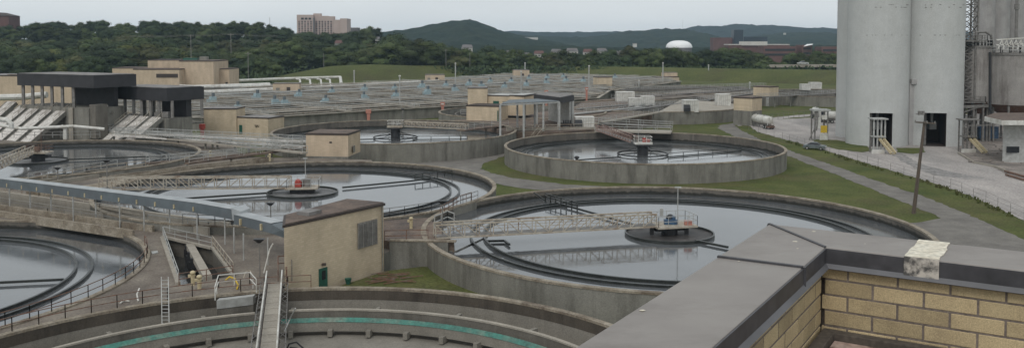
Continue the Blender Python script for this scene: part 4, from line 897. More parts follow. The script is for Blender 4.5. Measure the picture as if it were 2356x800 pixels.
# white frame canopy + charcoal canopy
t = thing('frame_canopy', 'open white steel frame roof on tall posts beside the tall-walled tank', 'canopy', (-2.5, 197, 0))
Ca, Cb, Cc, Cd = AT(1151, 240, 196.8), AT(1287, 232, 206), AT(1237, 228, 214), AT(1170, 231, 210)
zt = 9.75
for p in (Ca, Cb, Cc, Cd): p.z = zt
fr = MB()
for a, b in ((Ca, Cb), (Cb, Cc), (Cc, Cd), (Cd, Ca)): fr.bar(a, b, .28, .32)
for k in range(1, 12): fr.bar(Ca.lerp(Cb, k/12), Cd.lerp(Cc, k/12), .18, .2)
part('roof_frame', fr, 'galv', t)
part('roof_sheet', MB().add([Ca.lerp(Cb, .02)+Vector((0, 0, .3)), Cb+Vector((0, 0, .3)), Cc+Vector((0, 0, .3)), Cd.lerp(Cc, .02)+Vector((0, 0, .3)), Ca.lerp(Cb, .02)+Vector((0, 0, .24)), Cb+Vector((0, 0, .24)), Cc+Vector((0, 0, .24)), Cd.lerp(Cc, .02)+Vector((0, 0, .24))], [(0, 1, 2, 3), (7, 6, 5, 4), (0, 4, 5, 1), (1, 5, 6, 2), (2, 6, 7, 3), (3, 7, 4, 0)]), 'duct', t)
for s, z0 in ((0, 0), (.385, 0), (.72, 3.3), (1, 3.3)):
    p = Ca.lerp(Cb, s); part('post', MB().box(p.x, p.y, (z0+zt)/2, .42, .42, zt-z0-.2), 'galv', t)
for s in (.3, .55, .9): p = Cd.lerp(Cc, s); part('post', MB().box(p.x, p.y, (3.3+zt)/2, .45, .45, zt-3.5), 'galv', t)
t = thing('loading_canopy', 'charcoal-topped open shed with a grey back wall behind the white frame canopy', 'canopy', (9, 215, 3.3))
q = [at2(1213, 224), at2(1289, 208.5), at2(1322, 221), at2(1250, 236)]
q = [Vector(at2(1228, 222)), Vector(at2(1289, 208.8)), Vector(at2(1321, 219)), Vector(at2(1262, 233))]
zb_ = 9.2; part('fascia', hexpoly(q, zb_, 10.6), 'charcoal', t); part('roof', hexpoly(grow(q, -.4), 10.604, 10.7), 'roofg', t)
part('back_wall', MB().prism([q[3]-Vector((0, .5)), q[2]-Vector((.1, .5)), q[2]-Vector((.1, .1)), q[3]-Vector((0, .1))], 3.3, zb_-.01), 'galv', t)
part('side_wall', MB().prism([q[2]+Vector((-.5, -.5)), q[1].lerp(q[2], .75), q[1].lerp(q[2], .75)+Vector((-.4, 0)), q[2]+Vector((-.9, -.5))], 3.3, zb_-.01), 'galv', t)
for p in (q[1]+Vector((-.35, .5)), q[2]+Vector((-.3, -.9)), q[0]+Vector((.8, .3))): part('post', MB().box(p.x, p.y, (3.3+zb_)/2, .5, .5, zb_-3.32), 'galv', t)
mm = MB()
for k in range(5): mm.box(at2(1297+k*4, 212)[0], 212, 4.2, .25, .5, 1.9)
mm.box(at2(1303, 212)[0], 212, 4.4, 2.4, .4, .2); single('pump_rack', mm.box(at2(1305, 213)[0], 213, 3.8, 3, 1, .9), 'black', 'dark pipework rack standing under the charcoal-topped shed', 'pump rack')
single('platform_wall', MB().bar(W(1165, 301, 3.3), W(1372, 297, 3.3), .3, .9), 'conc_lite', 'pale kerb wall along the platform above the tall-walled tank', 'wall')
railing([W(1165, 300, 3.6), W(1372, 296, 3.6)], 'beige', 'beige handrail along the platform under the white frame canopy', 1.1, 3, .1)
st = thing('stairs', 'short pale staircase at the foot of the white frame canopy', 'stairs', (*W(1225, 318, .5).xy, 0))
for s in (0, 12): part('stair_rail', MB().bar(W(1222+s, 312, 2.6), AT(1240+s, 290, W(1240+s, 305, 3.3).y), .12).bar(W(1226+s, 314, 2.2), AT(1243+s, 294, W(1240+s, 305, 3.3).y), .12), 'beige', st)
def shed(u0, u1, vb, vt, z, label, m='white', depth=4, dark=None, dy=0):
    Yb = W(u0, vb, z).y; t = thing('white_shed', label, 'shed', (*at2((u0+u1)/2, Yb), z), 'white sheds and vent boxes'); a, b = at2(u0, Yb), at2(u1, Yb+dy)
    a, b = Vector(a), Vector(b); d = (b-a).normalized(); n = Vector((-d.y, d.x)); po = [a, b, b+n*depth, a+n*depth]; zt_ = zat(vt, Yb)
    part('shed_wall', hexpoly(po, z-.3, zt_-.12), m, t); part('shed_roof', hexpoly(grow(po, .1), zt_-.116, zt_), 'white', t)
    rb = MB()
    for k in range(1, int((b-a).length/.6)): p = a+d*.6*k; rb.box(p.x-n.x*.03, p.y-n.y*.03, (z+zt_)/2-.05, .08, .06, zt_-z-.3)
    part('wall_rib', rb, 'galv', t)
    if dark:
        p = a+d*dark; part('vent_hood', MB().hexa([(p.x-.9, p.y-1.2, z), (p.x+.9, p.y-1.2, z), (p.x+.9, p.y-.05, z), (p.x-.9, p.y-.05, z)], [(p.x-.9, p.y-1.2, z+1.0), (p.x+.9, p.y-1.2, z+1.0), (p.x+.9, p.y-.05, z+1.9), (p.x-.9, p.y-.05, z+1.9)]), 'black', t)
shed(1325, 1368, 294, 270, 3.3, 'white ribbed shed right of the charcoal-topped shed', dark=.6, depth=4)
shed(1575, 1609, 256, 231, 3.74, 'pale grey box with a black vent hood on the covered basin', dark=.7, depth=4)
shed(1652, 1683, 243, 217, 3.74, 'pale grey box without a hood at the right rim of the covered basin', depth=4)
shed(1420, 1461, 234, 212, 3.45, 'long low white shed at the left of the dark basin', depth=5)
shed(1448, 1476, 243, 226, 3.45, 'lower white box with a tilted lid in front of the long low shed', depth=3)
shed(1477, 1507, 241, 222, 3.45, 'white shed with two panels just right of the tilted-lid box', depth=3.5)
shed(1847, 1866, 206, 194, 3.74, 'smaller far white box on the basin left of the silos', depth=4)
shed(1867, 1892, 204, 190, 3.74, 'bigger far white box on the basin left of the silos', depth=4)
lines = MB()
for k in range(14): 
    a = W(1420+k*22, 250-k*1.5, 3.6); b = W(1440+k*22, 243-k*1.6, 3.6); lines.bar(a, b, .25)
single('pipework', lines, 'galvd', 'low grey pipes laid on the deck in front of the white sheds', 'pipes')
# ================================================================ AERATION BASINS
BP = [(290, 262), (395, 268), (562, 272), (900, 251), (1375, 225), (1402, 208), (1566, 187), (1505, 177), (1380, 175), (1180, 171), (1000, 184), (790, 195), (600, 199), (430, 207), (225, 216)]
bz = 3.5; BW = [W(*p, bz).xy for p in BP]
t_ba = thing('aeration_basin', 'huge rectangular block of open basins covered with walkways and pipes', 'basin', (BW[2].x, BW[2].y, 0))
ww = MB()
for a, b in zip(BW, BW[1:]+BW[:1]): 
    d = (b-a).normalized(); n = Vector((-d.y, d.x))*.5
    ww.add([(*a, bz-.2), (*b, bz-.2), (*b, -.3), (*a, -.3), (*(a+n), bz-.2), (*(b+n), bz-.2), (*(b+n), 1), (*(a+n), 1)], [(0, 1, 2, 3), (4, 7, 6, 5), (0, 4, 5, 1)])
part('outer_wall', ww, 'conc', t_ba)
cp = MB()
for a, b in zip(BW, BW[1:]+BW[:1]): cp.bar((*a, bz-.1), (*b, bz-.1), 1.1, .2)
part('coping', cp, 'conc_lite', t_ba)
struct('water', sheet(BW, 2.3), 'wd')
ud = Vector((.753, .657)); wd_ = Vector((-.657, .753)); O_ = BW[2]
def clipline(p, d):
    ts = []
    for a, b in zip(BW, BW[1:]+BW[:1]):
        e = b-a; den = d.x*e.y-d.y*e.x
        if abs(den) < 1e-9: continue
        t = ((a.x-p.x)*e.y-(a.y-p.y)*e.x)/den; s = ((a.x-p.x)*d.y-(a.y-p.y)*d.x)/den
        if 0 <= s < 1: ts.append(t)
    ts.sort(); return [(p+d*ts[i], p+d*ts[i+1]) for i in range(0, len(ts)-1, 2) if ts[i+1]-ts[i] > 8]
rr = random.Random(5); nwalk = 0
wm = ['conc_lite', 'beige', 'conc_lite', 'galv', 'conc_rim', 'conc_lite']
for k in range(1, 19):
    for a, b in clipline(O_+wd_*(11*k-7+(3 if k % 2 else 0)), ud):
        nwalk += 1
        big = k % 2 == 0; w = 2.2 if big else .9
        t = thing('walkway', 'walkway running lengthwise over the open basins, %s from the near wall' % ordn(nwalk), 'walkway', (a.x, a.y, 2.2), 'walkways over the open basins')
        A_, B_ = Vector((*a, 3.4)), Vector((*b, 3.4)); part('walk_deck', MB().bar(A_, B_, w, .25), wm[k % 6], t)
        n = Vector((*wd_, 0))
        for s in (-1, 1): part('handrail', rail_mb([A_+n*s*w/2+Vector((0, 0, .1)), B_+n*s*w/2+Vector((0, 0, .1))], 1.0, 6, .1), 'galv' if s > 0 else 'beige', t)
        if big: part('divider_wall', MB().bar(A_-Vector((0, 0, .9)), B_-Vector((0, 0, .9)), .4, 1.5), 'conc', t)
ncross = 0
for k in range(-1, 14):
    for a, b in clipline(O_+ud*(24*k+8), wd_):
        ncross += 1; t = thing('walkway', 'cross walkway spanning the open basins, %s from the left' % ordn(ncross), 'walkway', (a.x, a.y, 2.2), 'walkways over the open basins')
        A_, B_ = Vector((*a, 3.7)), Vector((*b, 3.7)); part('walk_deck', MB().bar(A_, B_, 1.8, .25), 'conc_lite', t)
        for s in (-1, 1): part('handrail', rail_mb([A_+Vector((*ud, 0))*s*.9, B_+Vector((*ud, 0))*s*.9], 1.0, 8, .1), 'galv', t)
for i in range(9):
    k = rr.uniform(0, 200); 
    for a, b in clipline(O_+wd_*(10+21*i), ud):
        z = 4.3; t = single('pipe', MB().bar((*a.lerp(b, .02), z), (*a.lerp(b, .98), z), .45, n=8), ['beige', 'galv', 'conc_lite'][i % 3], 'long raised air pipe over the open basins, %s from the near wall' % ordn(i+1), 'pipe', 'air pipes over the open basins')
# mixers
MX = [(490, 231), (592, 224), (688, 218), (764, 211), (839, 206), (838, 224), (749, 233), (633, 237), (655, 238), (547, 250), (908, 203), (911, 220), (971, 199), (984, 213), (1026, 196), (1046, 207)]
MX += [(1026+0, 197)]*0+[(1080, 193), (1128, 187), (1161, 199), (1176, 187), (1217, 180), (1211, 194), (1259, 179), (1257, 190), (1296, 175), (1302, 186), (1342, 187), (1415, 178), (1108, 200)]
MX.sort()
proto = None
for i, (u, v) in enumerate(MX):
    p = W(u, v+5, 3.7)
    if proto is None:
        proto = thing('mixer_drive', 'x', 'mixer', (0, 0, 0), 'pale blue mixer drives over the open basins')
        part('base_frame', MB().box(0, 0, .1, 2.6, 2.0, .2), 'galv', proto)
        part('gearbox', MB().box(0, 0, .95, 1.5, 1.3, 1.4).box(-1.15, 0, .6, .8, .9, .8), 'blue', proto)
        part('motor', MB().cyl(.1, 0, 1.66, 2.6, .42, 10), 'duct', proto)
        o = proto
    else: o = copy_tree(proto)
    s = 1.05+.3*rr.random(); o.location = (p.x, p.y, 3.6); o.rotation_euler = (0, 0, rr.choice((.7, .75, .7+math.pi))); o.scale = (s, s, s)
    o['label'] = 'pale blue mixer drive with a slanted motor on the open basins, %s from the left' % ordn(i+1)
    if i > 0: o['category'] = 'mixer'
# orange gate stands
for i, (u, v0, v1, w) in enumerate(((645, 294, 270, 15), (847, 275, 252, 14), (1018, 256, 235, 12), (1257, 222, 208, 10), (1350, 214, 201, 8), (463, 303, 285, 14))):
    Y = W(u, lerp_px([(562, 272), (900, 251), (1375, 225)], u), 3.5).y-1.6 if i < 5 else 205; p = at2(u, Y); zt_ = zat(v1, Y); ww_ = .85*w*Y/F
    t = thing('gate_actuator', 'orange box on an orange stand by the open basins, %s from the left' % ordn(i+1), 'gate actuator', (*p, 0), 'orange gate actuators')
    if i == 5: t['label'] = 'dull red box on a stand at the left wall of the stepped tan building'
    m = 'orange' if i < 5 else 'red'
    part('actuator_box', MB().box(p[0], p[1], zt_-.55, ww_, .8, 1.1), m, t); part('stand', MB().box(p[0], p[1], (zt_-1.1)/2, ww_*.6, .6, zt_-1.11), m, t)
    part('label_plate', MB().box(p[0], p[1]-.43, zt_-.55, ww_*.6, .05, .4), 'white', t) if i > 1 and i < 5 else None
# white pipe runs, upper left
def wpipe(pts, d, label, m='white'): 
    return single('pipe', MB().path(pts, d), m, label, 'pipe', 'big white pipes behind the canopies', True)
def pz(u, v, z): return W(u, v, z)
wpipe([pz(440, 186, 5), pz(520, 187.5, 5), pz(640, 182, 5), pz(757, 178.5, 5), pz(783, 178, 5), pz(785, 193, 3.6)], 1.5, 'furthest big white pipe ending in a bend at its right end')
wpipe([pz(415, 203, 4.6), pz(620, 196, 4.6)], 2.2, 'thick white pipe left of the small tan hut on the basins')
wpipe([pz(455, 214, 4.2), pz(640, 206, 4.2)], 1.8, 'nearest long white pipe beside the dark canopy')
wpipe([pz(400, 196, 5.2), pz(470, 201, 5.0), pz(600, 198, 4.5)], 1.1, 'thin white pipe between the thicker ones')
wpipe([pz(690, 203, 4.0), pz(930, 190, 4.0), pz(1010, 186, 4.0)], 1.1, 'long white pipe along the back edge of the basins')
for i, u in enumerate((690, 713, 738, 759)):
    wpipe([pz(u-8, 182.5, 5.0), pz(u, 183.5, 5.0), pz(u+2, 200, 3.6)], .9, 'white drop pipe leg bending down, %s from the left' % ordn(i+1))
wpipe([AT(-40, 225, 215), AT(55, 223, 215), AT(108, 218, 215)], 1.5, 'white pipe passing behind the left screw pumps')
wpipe([AT(-30, 272, 172), AT(15, 276, 172), AT(26, 285, 172), AT(26, 296, 172)], .95, 'white pipe hooking down at the left edge below the screw pumps')
wpipe([AT(-30, 284, 183.5), AT(50, 296, 183.5), AT(170, 290.5, 186.5), AT(240, 297, 187.5)], .65, 'long white pipe crossing in front of the screw pumps')
wpipe([AT(142, 291, 186.6), AT(150, 294, 186.4), AT(150, 321, 186.2)], .8, 'white vertical pipe drop in front of the screw pumps')
railing([AT(5, 315, 186), AT(60, 318, 186), AT(140, 316, 186)], 'galvd', 'dull handrail at the foot of the left screw pumps', 1.2, 2, .08)
railing([AT(100, 318, 187), AT(230, 316, 188)], 'galv', 'handrail between the two banks of screw pumps', 1.3, 2, .08)
# ================================================================ SILOS
def silo(label, cx, cy, r, h, door=None, m='silo', z0=-.1, n=96, grp='tall pale concrete silos', seams=()):
    t = thing('silo', label, 'silo', (cx, cy, 0), grp); mb = MB(); rowsz = [z0]+([door[2]] if door else [])+[h]
    a_c = math.atan2(-cy, -cx) if door is None else math.radians(door[0])
    da = 2*math.pi/n; vs = []; 
    for z in rowsz:
        for k in range(n): a = a_c+(k+.5)*da; vs.append((cx+r*math.cos(a), cy+r*math.sin(a), z))
    nd = round(door[1]/r/da/2) if door else 0; fs = []
    for j in range(len(rowsz)-1):
        for k in range(n):
            kk = (k+1) if k+1 <= n/2 else k+1-n   # face k spans centre offset kk
            if door and j == 0 and abs(kk) <= nd: continue
            fs.append((j*n+k, j*n+(k+1) % n, (j+1)*n+(k+1) % n, (j+1)*n+k))
    mb.add(vs, fs); mb.f.append(tuple(len(vs)-n+k for k in range(n)))
    part('shell', mb, m, t, smooth=True)
    if door:
        hw = r*math.sin((nd+.5)*da); d = Vector((math.cos(a_c), math.sin(a_c))); s = Vector((-d.y, d.x)); c = Vector((cx, cy)); rf = r*math.cos((nd+.5)*da)
        f0, f1 = c+d*rf+s*hw, c+d*rf-s*hw; b0, b1 = c-d*(r-1.5)+s*hw*.99, c-d*(r-1.5)-s*hw*.99
        tn = MB(); zt_ = door[2]; tn.add([(*f0, .06), (*f1, .06), (*b1, .06), (*b0, .06), (*f0, zt_), (*f1, zt_), (*b1, zt_), (*b0, zt_)], [(0, 3, 7, 4), (1, 5, 6, 2), (2, 6, 7, 3), (4, 7, 6, 5), (0, 1, 2, 3)])
        part('doorway', tn, 'trim', t)  # near-black lining stands in for the shade inside the concrete tunnel
        fz = MB(); o1, o2 = c+d*(r+.03)+s*(hw+.1), c+d*(r+.03)-s*(hw+.1); fz.bar((*o1, zt_+.1), (*o2, zt_+.1), .3, .25); part('door_lintel', fz, 'silo', t); jb = MB(); e_ = b1.lerp(f1, .86)+s*.35; jb.bar((*e_, .1), (*e_, zt_-.02), .7, .3); part('door_jamb', jb, 'galvd', t); cb_ = f0.lerp(b0, .5).lerp(f1.lerp(b1, .5), .5); part('spout', MB().box(cb_.x, cb_.y, 4.2, 1.6, 1.4, 1.6).bar((cb_.x, cb_.y, 5), (cb_.x, cb_.y, 7.5), .7, n=8), 'galv', t)
    for z in seams:
        part('cast_seam', MB().ring(cx, cy, [(r, z), (r+.03, z), (r+.03, z+.06), (r, z+.06)], 96), 'silo3', t)
    return t
SY = 208.6
sA = silo('pale concrete silo with the left truck doorway', *at2(2020, SY), 6.75, 52, (-104, 4.6, 7.6))
sB = silo('pale concrete silo with the right truck doorway', *at2(2146, SY), 6.6, 52, (-108, 4.6, 7.6))
sC = silo('pale silo standing behind at the left, showing only its left edge', *at2(1993, 224), 6.9, 52)
silo('pale silo standing behind between the two front silos', *at2(2128, 224), 6.9, 52)
xa = (at2(2083, SY)[0])
iw = MB().box(xa+.6, SY-1.5, 26, 3.4, 1.2, 52); part('infill_wall', iw, 'silo3', sA)
part('vertical_pipe', MB().bar((xa+.6, SY-2.3, 15.2), (xa+.6, SY-2.3, 50), .25, n=8), 'silo3', sA); part('junction_box', MB().box(xa+.6, SY-3.3, 14.5, 1.5, 1.4, 1.1).box(xa+.6, SY-2.8, 7, 1.9, 1.2, 14), 'silo3', sA)
mk = MB(); 
# stain flecks: short patched scars at the slip-form lifts
for sx, si in ((sA, -1), (sB, 1)):
    c = OFF[sx.name]; rq = random.Random(si+5); mk = MB()
    for z in (zat(82, 202), zat(18, 202), zat(12, 202)):
        for _ in range(7):
            a = math.radians(rq.uniform(-140, -45)); r = 6.78 if si < 0 else 6.63; L = rq.uniform(.02, .07)
            mk.ring(c.x, c.y, [(r-.03, z), (r+.01, z), (r+.01, z+.14), (r-.03, z+.14)], 4, a, a+L)
    part('lift_scar', mk, 'galvd', sx)
p = AT(2112, 258, 203); single('floodlight', MB().box(p.x-.3, p.y-1.4, zat(260, 201.5), .5, .5, .9).box(p.x+.5, p.y-1.4, zat(260, 201.5), .5, .5, .9).box(p.x+.1, p.y-1.0, zat(263, 201.5), 1.6, .9, .12), 'galvd', 'pair of small floodlights over the right truck doorway', 'floodlight')
# truss tower
t = thing('lattice_tower', 'steel lattice tower rising between the pale silos and the rusty tanks', 'tower', (*at2(2231, 213), 0))
x0, x1 = at2(2214, 213)[0], at2(2248, 213)[0]; y0, y1 = 213, 216.4; H_ = 46
for (x, y) in ((x0, y0), (x1, y0), (x1, y1), (x0, y1)): part('leg', MB().bar((x, y, 0), (x, y, H_), .32), 'galvd', t)
bb = MB(); n_ = 20
for k in range(n_):
    za, zb2 = H_*k/n_, H_*(k+1)/n_
    for (xa_, ya), (xb, yb) in (((x0, y0), (x1, y0)), ((x1, y0), (x1, y1)), ((x0, y1), (x1, y1)), ((x0, y0), (x0, y1))):
        bb.bar((xa_, ya, za), (xb, yb, zb2), .16); bb.bar((xb, yb, za), (xa_, ya, zb2), .16); bb.bar((xa_, ya, zb2), (xb, yb, zb2), .16)
part('brace', bb, 'galvd', t)
pt = MB()
for z in (zat(235, 213), zat(95, 213)): 
    pt.box((x0+x1)/2+.6, 213.8, z, 5.4, 4.6, .25)
part('platform', pt, 'galvd', t); pr = MB()
for z in (zat(235, 213), zat(95, 213)): box_rail(pr, (x0+x1)/2+.6, 213.8, z+.1, 5.3, 4.5, 0, 1.3, .12)
part('platform_railing', pr, 'galvd', t)
part('conveyor_pipe', MB().path([(x1-.6, 212.6, 10), (x1-.6, 212.6, zat(75, 213)), (x1+1.8, 213, zat(74, 213)), (x1+3.4, 213.5, zat(82, 213)), (x1+4, 214, zat(108, 213))], .55), 'galvd', t, smooth=True)
# back silos row
for i, (u, r) in enumerate(((2262, 2.6), (2292, 3.0), (2328, 3.4), (2375, 3.8))):
    silo('tall grey silo far right behind the rusty tank, %s from the left' % ordn(i+1), *at2(u, 250+3*i), r*1.05, 60, m='silo3', grp='tall grey silos at the right edge')
p = at2(2336, 244); single('pipe', MB().bar((*p, zat(160, 244)), (*p, 60), .8, n=10).bar((*p, zat(22, 244)), (*p, zat(10, 244)), 1.3, n=10), 'galvd', 'dark vertical pipe on the tall grey silos at the right edge', 'pipe')
# rusty tank(s)
def steel_tank(label, cx, cy, r, z0, z1, m):
    t = thing('steel_tank', label, 'tank', (cx, cy, 0), 'dusty steel tanks right of the lattice tower')
    part('shell', MB().cyl(cx, cy, z0, z1, r, 64), m, t, smooth=True); part('rim_band', MB().ring(cx, cy, [(r, z1-.4), (r+.15, z1-.4), (r+.15, z1+.15), (r, z1+.15)], 64), 'galvd', t)
    part('cone', MB().cyl(cx, cy, z0-3, z0-.005, r*.45, 32, r*.98), 'rust', t, smooth=True)
    for k in range(8): a = 2*math.pi*k/8; part('support_leg', MB().bar((cx+r*.94*math.cos(a), cy+r*.94*math.sin(a), 0), (cx+r*.94*math.cos(a), cy+r*.94*math.sin(a), z0-.01), .4), 'galvd', t)
    rl = MB(); P_ = [Vector((cx+(r-.2)*math.cos(2*math.pi*k/24), cy+(r-.2)*math.sin(2*math.pi*k/24), z1+.1)) for k in range(25)]
    rail_mb(P_, 1.4, 2, .14, (1, .5), rl); part('top_railing', rl, 'galv', t)
    return t
Yt = 212; tR = steel_tank('big rusty streaked tank on legs at the right edge with a railed top', at2(2352, Yt)[0], Yt+1, 7.9, zat(243, 206), zat(124, 206), 'silo2')
fr = MB(); 
for k in range(7):
    u = 2296+k*11; a = AT(u, 113, 208); b = AT(u+9, 92, 208); fr.bar(a, b, .22); fr.bar(b, AT(u+14, 113, 208), .18); 
fr.bar(AT(2292, 92, 208), AT(2385, 86, 208), .3); fr.bar(AT(2292, 104, 208), AT(2385, 100, 208), .22)
part('top_frame', fr, 'white', tR)
steel_tank('narrow dark tank between the lattice tower and the big rusty tank', at2(2262, Yt)[0]+.3, Yt+3, 3.1, zat(235, 210), zat(107, 210), 'silo2')
single('pipe', MB().path([AT(2278, 120, 205), AT(2278, 250, 205), AT(2284, 268, 205)], .6), 'black', 'dark downpipe in the corner beside the big rusty tank', 'pipe')
# steelwork under
fr = MB()
for u in (2215, 2240, 2262, 2285): fr.bar(AT(u, 345, 212), AT(u, 245, 212), .35)
fr.bar(AT(2205, 246, 212), AT(2290, 243, 212), .5, .7); fr.bar(AT(2205, 262, 212), AT(2262, 243, 212), .3); fr.bar(AT(2210, 290, 212), AT(2290, 287, 212), .3)
for k in range(8): fr.bar(AT(2250+5*k, 300, 216), AT(2253+5*k, 340, 216), .25)
single('pipe_rack', fr, 'galvd', 'rusty steel frame at the foot of the lattice tower', 'steel frame')
single('container', MB().box(*at2(2274, 216), 1.9, 4.5, 2.4, 2.8), 'blue2', 'blue container in the shade under the tanks', 'container')
# office with flat roof
t = thing('weigh_office', 'low grey office with a wide flat roof and white fascia at the right edge', 'building', (*at2(2330, 176), 0))
zr = zat(284, 172); f0 = W(2268, 279, zr); q = [Vector(at2(2268, 181)), Vector(at2(2308, 172.5)), Vector(at2(2420, 172)), Vector(at2(2420, 190)), Vector(at2(2290, 190))]
part('fascia', hexpoly(q, zr-.35, zr+.55), 'white', t); part('roof', hexpoly(grow(q, -.3), zr+.554, zr+.65), 'roof', t)
q2 = [Vector(at2(2312, 176)), Vector(at2(2420, 174)), Vector(at2(2420, 189)), Vector(at2(2312, 189))]; part('wall', hexpoly(q2, 0, zr-.354), 'galv', t)
part('window', MB().box(*at2(2336, 175.4), 2.6, 2.4, .25, 1.2), 'glass', t)
# chute stations
def chute(label, u, vb, vt, w, k=1.0, mc='yellow', z=.1, col='galv'):
    b = W(u, vb, z); Y = b.y; t = thing('loading_chute', label, 'loading chute', (b.x, b.y, 0), 'truck loading chutes'); zt_ = zat(vt, Y); ww_ = w*Y/F
    for s in (-.5, -.17, .17, .5):
        part('post', MB().bar((b.x+s*ww_, b.y+.4, 0), (b.x+s*ww_, b.y+.4, zt_), .28), col, t); part('post', MB().bar((b.x+s*ww_, b.y+2.2, 0), (b.x+s*ww_, b.y+2.2, zt_), .24), 'galvd', t)
    part('top_deck', MB().box(b.x, b.y+1.2, zt_, ww_*1.35, 3, .25), col, t)
    part('mid_deck', MB().box(b.x, b.y+1.2, zt_*.48, ww_*1.1, 2.4, .2), col, t)
    sp = MB()
    for s in (-1, 1): sp.bar((b.x+.2+s*.45, b.y+1.0, zt_*.5), (b.x+1.9+s*.45, b.y-2.4, .35), .28, .5)
    for q_ in range(10): p = Vector((b.x+.2, b.y+1.0, zt_*.5)).lerp(Vector((b.x+1.9, b.y-2.4, .35)), q_/9); sp.bar(p-Vector((.45, 0, .1)), p+Vector((.45, 0, -.1)), .12)
    part('stair_chute', sp, mc, t); part('kerb_block', MB().box(b.x-.6, b.y-.6, .45, ww_*1.1, .35, .8), 'white', t)
chute('loading stand with a yellow stair in front of the left truck doorway', 2024, 352, 274, 26)
chute('loading stand with a dirty yellow stair right of the silos', 2232, 350, 276, 30, mc='yellow', col='galvd')
t = thing('loading_hopper', 'white loading stand with a yellow panel in front of the parked tankers', 'loading chute', (*W(1890, 322, .1).xy, 0)); b = W(1890, 322, .1)
for (dx, dy) in ((-1.6, 0), (1.4, 0), (-1.6, 2.5), (1.4, 2.5)): part('post', MB().bar((b.x+dx, b.y+dy, 0), (b.x+dx, b.y+dy, zat(252, b.y)), .28), 'galvd', t)
part('yellow_panel', MB().box(b.x+.45, b.y-.2, zat(297, b.y), 1.5, .12, 1.7), 'yellow2', t); part('base_panel', MB().box(b.x+.45, b.y-.2, zat(314, b.y), 1.9, .16, 1.6), 'white', t)
part('top_deck', MB().box(b.x, b.y+1.2, zat(254, b.y), 4, 3.4, .4), 'galv', t); part('hose', MB().path([(b.x-1.1, b.y, zat(256, b.y)), (b.x-1.2, b.y-.2, zat(280, b.y)), (b.x-1.5, b.y-.4, zat(300, b.y))], .6), 'galvd', t)
part('chute_body', MB().box(b.x-.9, b.y+.2, zat(283, b.y), 1.1, .9, 2.6).box(b.x+.6, b.y+.3, zat(270, b.y), 1.2, 1, 1), 'white', t)
part('brace', MB().bar((b.x-1.6, b.y, 0), (b.x-3, b.y, 0), .2).bar((b.x-3, b.y, 0), (b.x-1.6, b.y, 3), .2), 'galvd', t)
# ================================================================ VEHICLES
def wheel(t, x, y, r=.5, w=.3, rz=0., z=0.):
    d = Vector((math.sin(rz), -math.cos(rz), 0)); 
    o = part('wheel', MB().bar(Vector((x, y, z+r))-d*w/2, Vector((x, y, z+r))+d*w/2, 2*r, n=20), 'tyre', t)
    h_ = mesh_ob('rim', MB().bar(Vector((x, y, z+r))-d*(w/2+.02), Vector((x, y, z+r))+d*(w/2+.02), 1.1*r, n=14), 'galv', OFF[t.name]); h_.parent = o
def tanker(label, x, y, rz, tractor=False):
    OFFt = thing('tanker_trailer', label, 'tanker', (0, 0, 0), 'white bulk tankers in the yard'); t = OFFt
    tk = MB(); prof = [(0, .35), (.15, .9), (.9, 1.15), (9.1, 1.15), (9.85, .9), (10, .35)]; n = 28; vs = []
    for X, r in prof:
        for k in range(n): a = 2*math.pi*k/n; vs.append((X-5, r*math.cos(a), 2.25+r*math.sin(a)))
    fs = [(j*n+k, (j+1)*n+k, (j+1)*n+(k+1) % n, j*n+(k+1) % n) for j in range(5) for k in range(n)]; tk.add(vs, fs+[tuple(range(n)), tuple(range(6*n-1, 5*n-1, -1))])
    part('tank', tk, 'white', t, smooth=True)
    hp = MB()
    for X in (-2.5, 1.5): hp.cyl(X, 0, .75, 1.6, .3, 12, .95)
    part('hopper', hp, 'galv', t); part('chassis', MB().box(0, .5, .95, 9.4, .15, .3).box(0, -.5, .95, 9.4, .15, .3).box(4.6, 0, .8, .3, 2.3, .5), 'galvd', t)
    part('catwalk', MB().box(0, 0, 3.45, 8, .5, .06), 'galv', t); part('hatch', MB().cyl(-2.5, 0, 3.38, 3.6, .3).cyl(1.5, 0, 3.38, 3.6, .3), 'galvd', t)
    part('rear_ladder', MB().bar((5.05, .3, .9), (5.05, .3, 3.5), .08).bar((5.05, -.3, .9), (5.05, -.3, 3.5), .08).bar((5.05, .9, 1), (5.05, .5, 3.2), .12).bar((5.05, -.9, 1), (5.05, -.5, 3.2), .12).bar((5.06, -.3, 1.6), (5.06, .3, 1.6), .06).bar((5.06, -.3, 2.3), (5.06, .3, 2.3), .06), 'white', t)
    for X in (3.2, 4.4):
        for Y_ in (-.95, .95): wheel(t, X, Y_, .5, .35)
    part('rear_bumper', MB().box(5.2, 0, .6, .2, 2.4, .35).box(5.2, 0, 1.05, .12, 2.2, .1), 'rust', t)
    part('landing_leg', MB().box(-3, .7, .5, .15, .15, 1).box(-3, -.7, .5, .15, .15, 1), 'galvd', t)
    if tractor:
        part('cab', MB().hexa([(-8.6, -1.2, .7), (-6.2, -1.2, .7), (-6.2, 1.2, .7), (-8.6, 1.2, .7)], [(-8.2, -1.15, 3.3), (-6.2, -1.15, 3.5), (-6.2, 1.15, 3.5), (-8.2, 1.15, 3.3)]).box(-9.3, 0, 1.2, 1.6, 1.7, 1.3), 'white', t)
        part('windscreen', MB().hexa([(-8.62, -1, 2.0), (-8.5, -1, 2.0), (-8.5, 1, 2.0), (-8.62, 1, 2.0)], [(-8.37, -1, 3.0), (-8.3, -1, 3.0), (-8.3, 1, 3.0), (-8.37, 1, 3.0)]), 'glass', t)
        for X in (-9.3, -6.2, -5.0):
            for Y_ in (-.98, .98): wheel(t, X, Y_, .5, .35)
    t.location = (x, y, .06); t.rotation_euler = (0, 0, rz); return t
p = W(1758, 295, .06); tanker('white bulk tanker trailer parked alone by the yard fence', p.x, p.y+2, math.radians(-80))
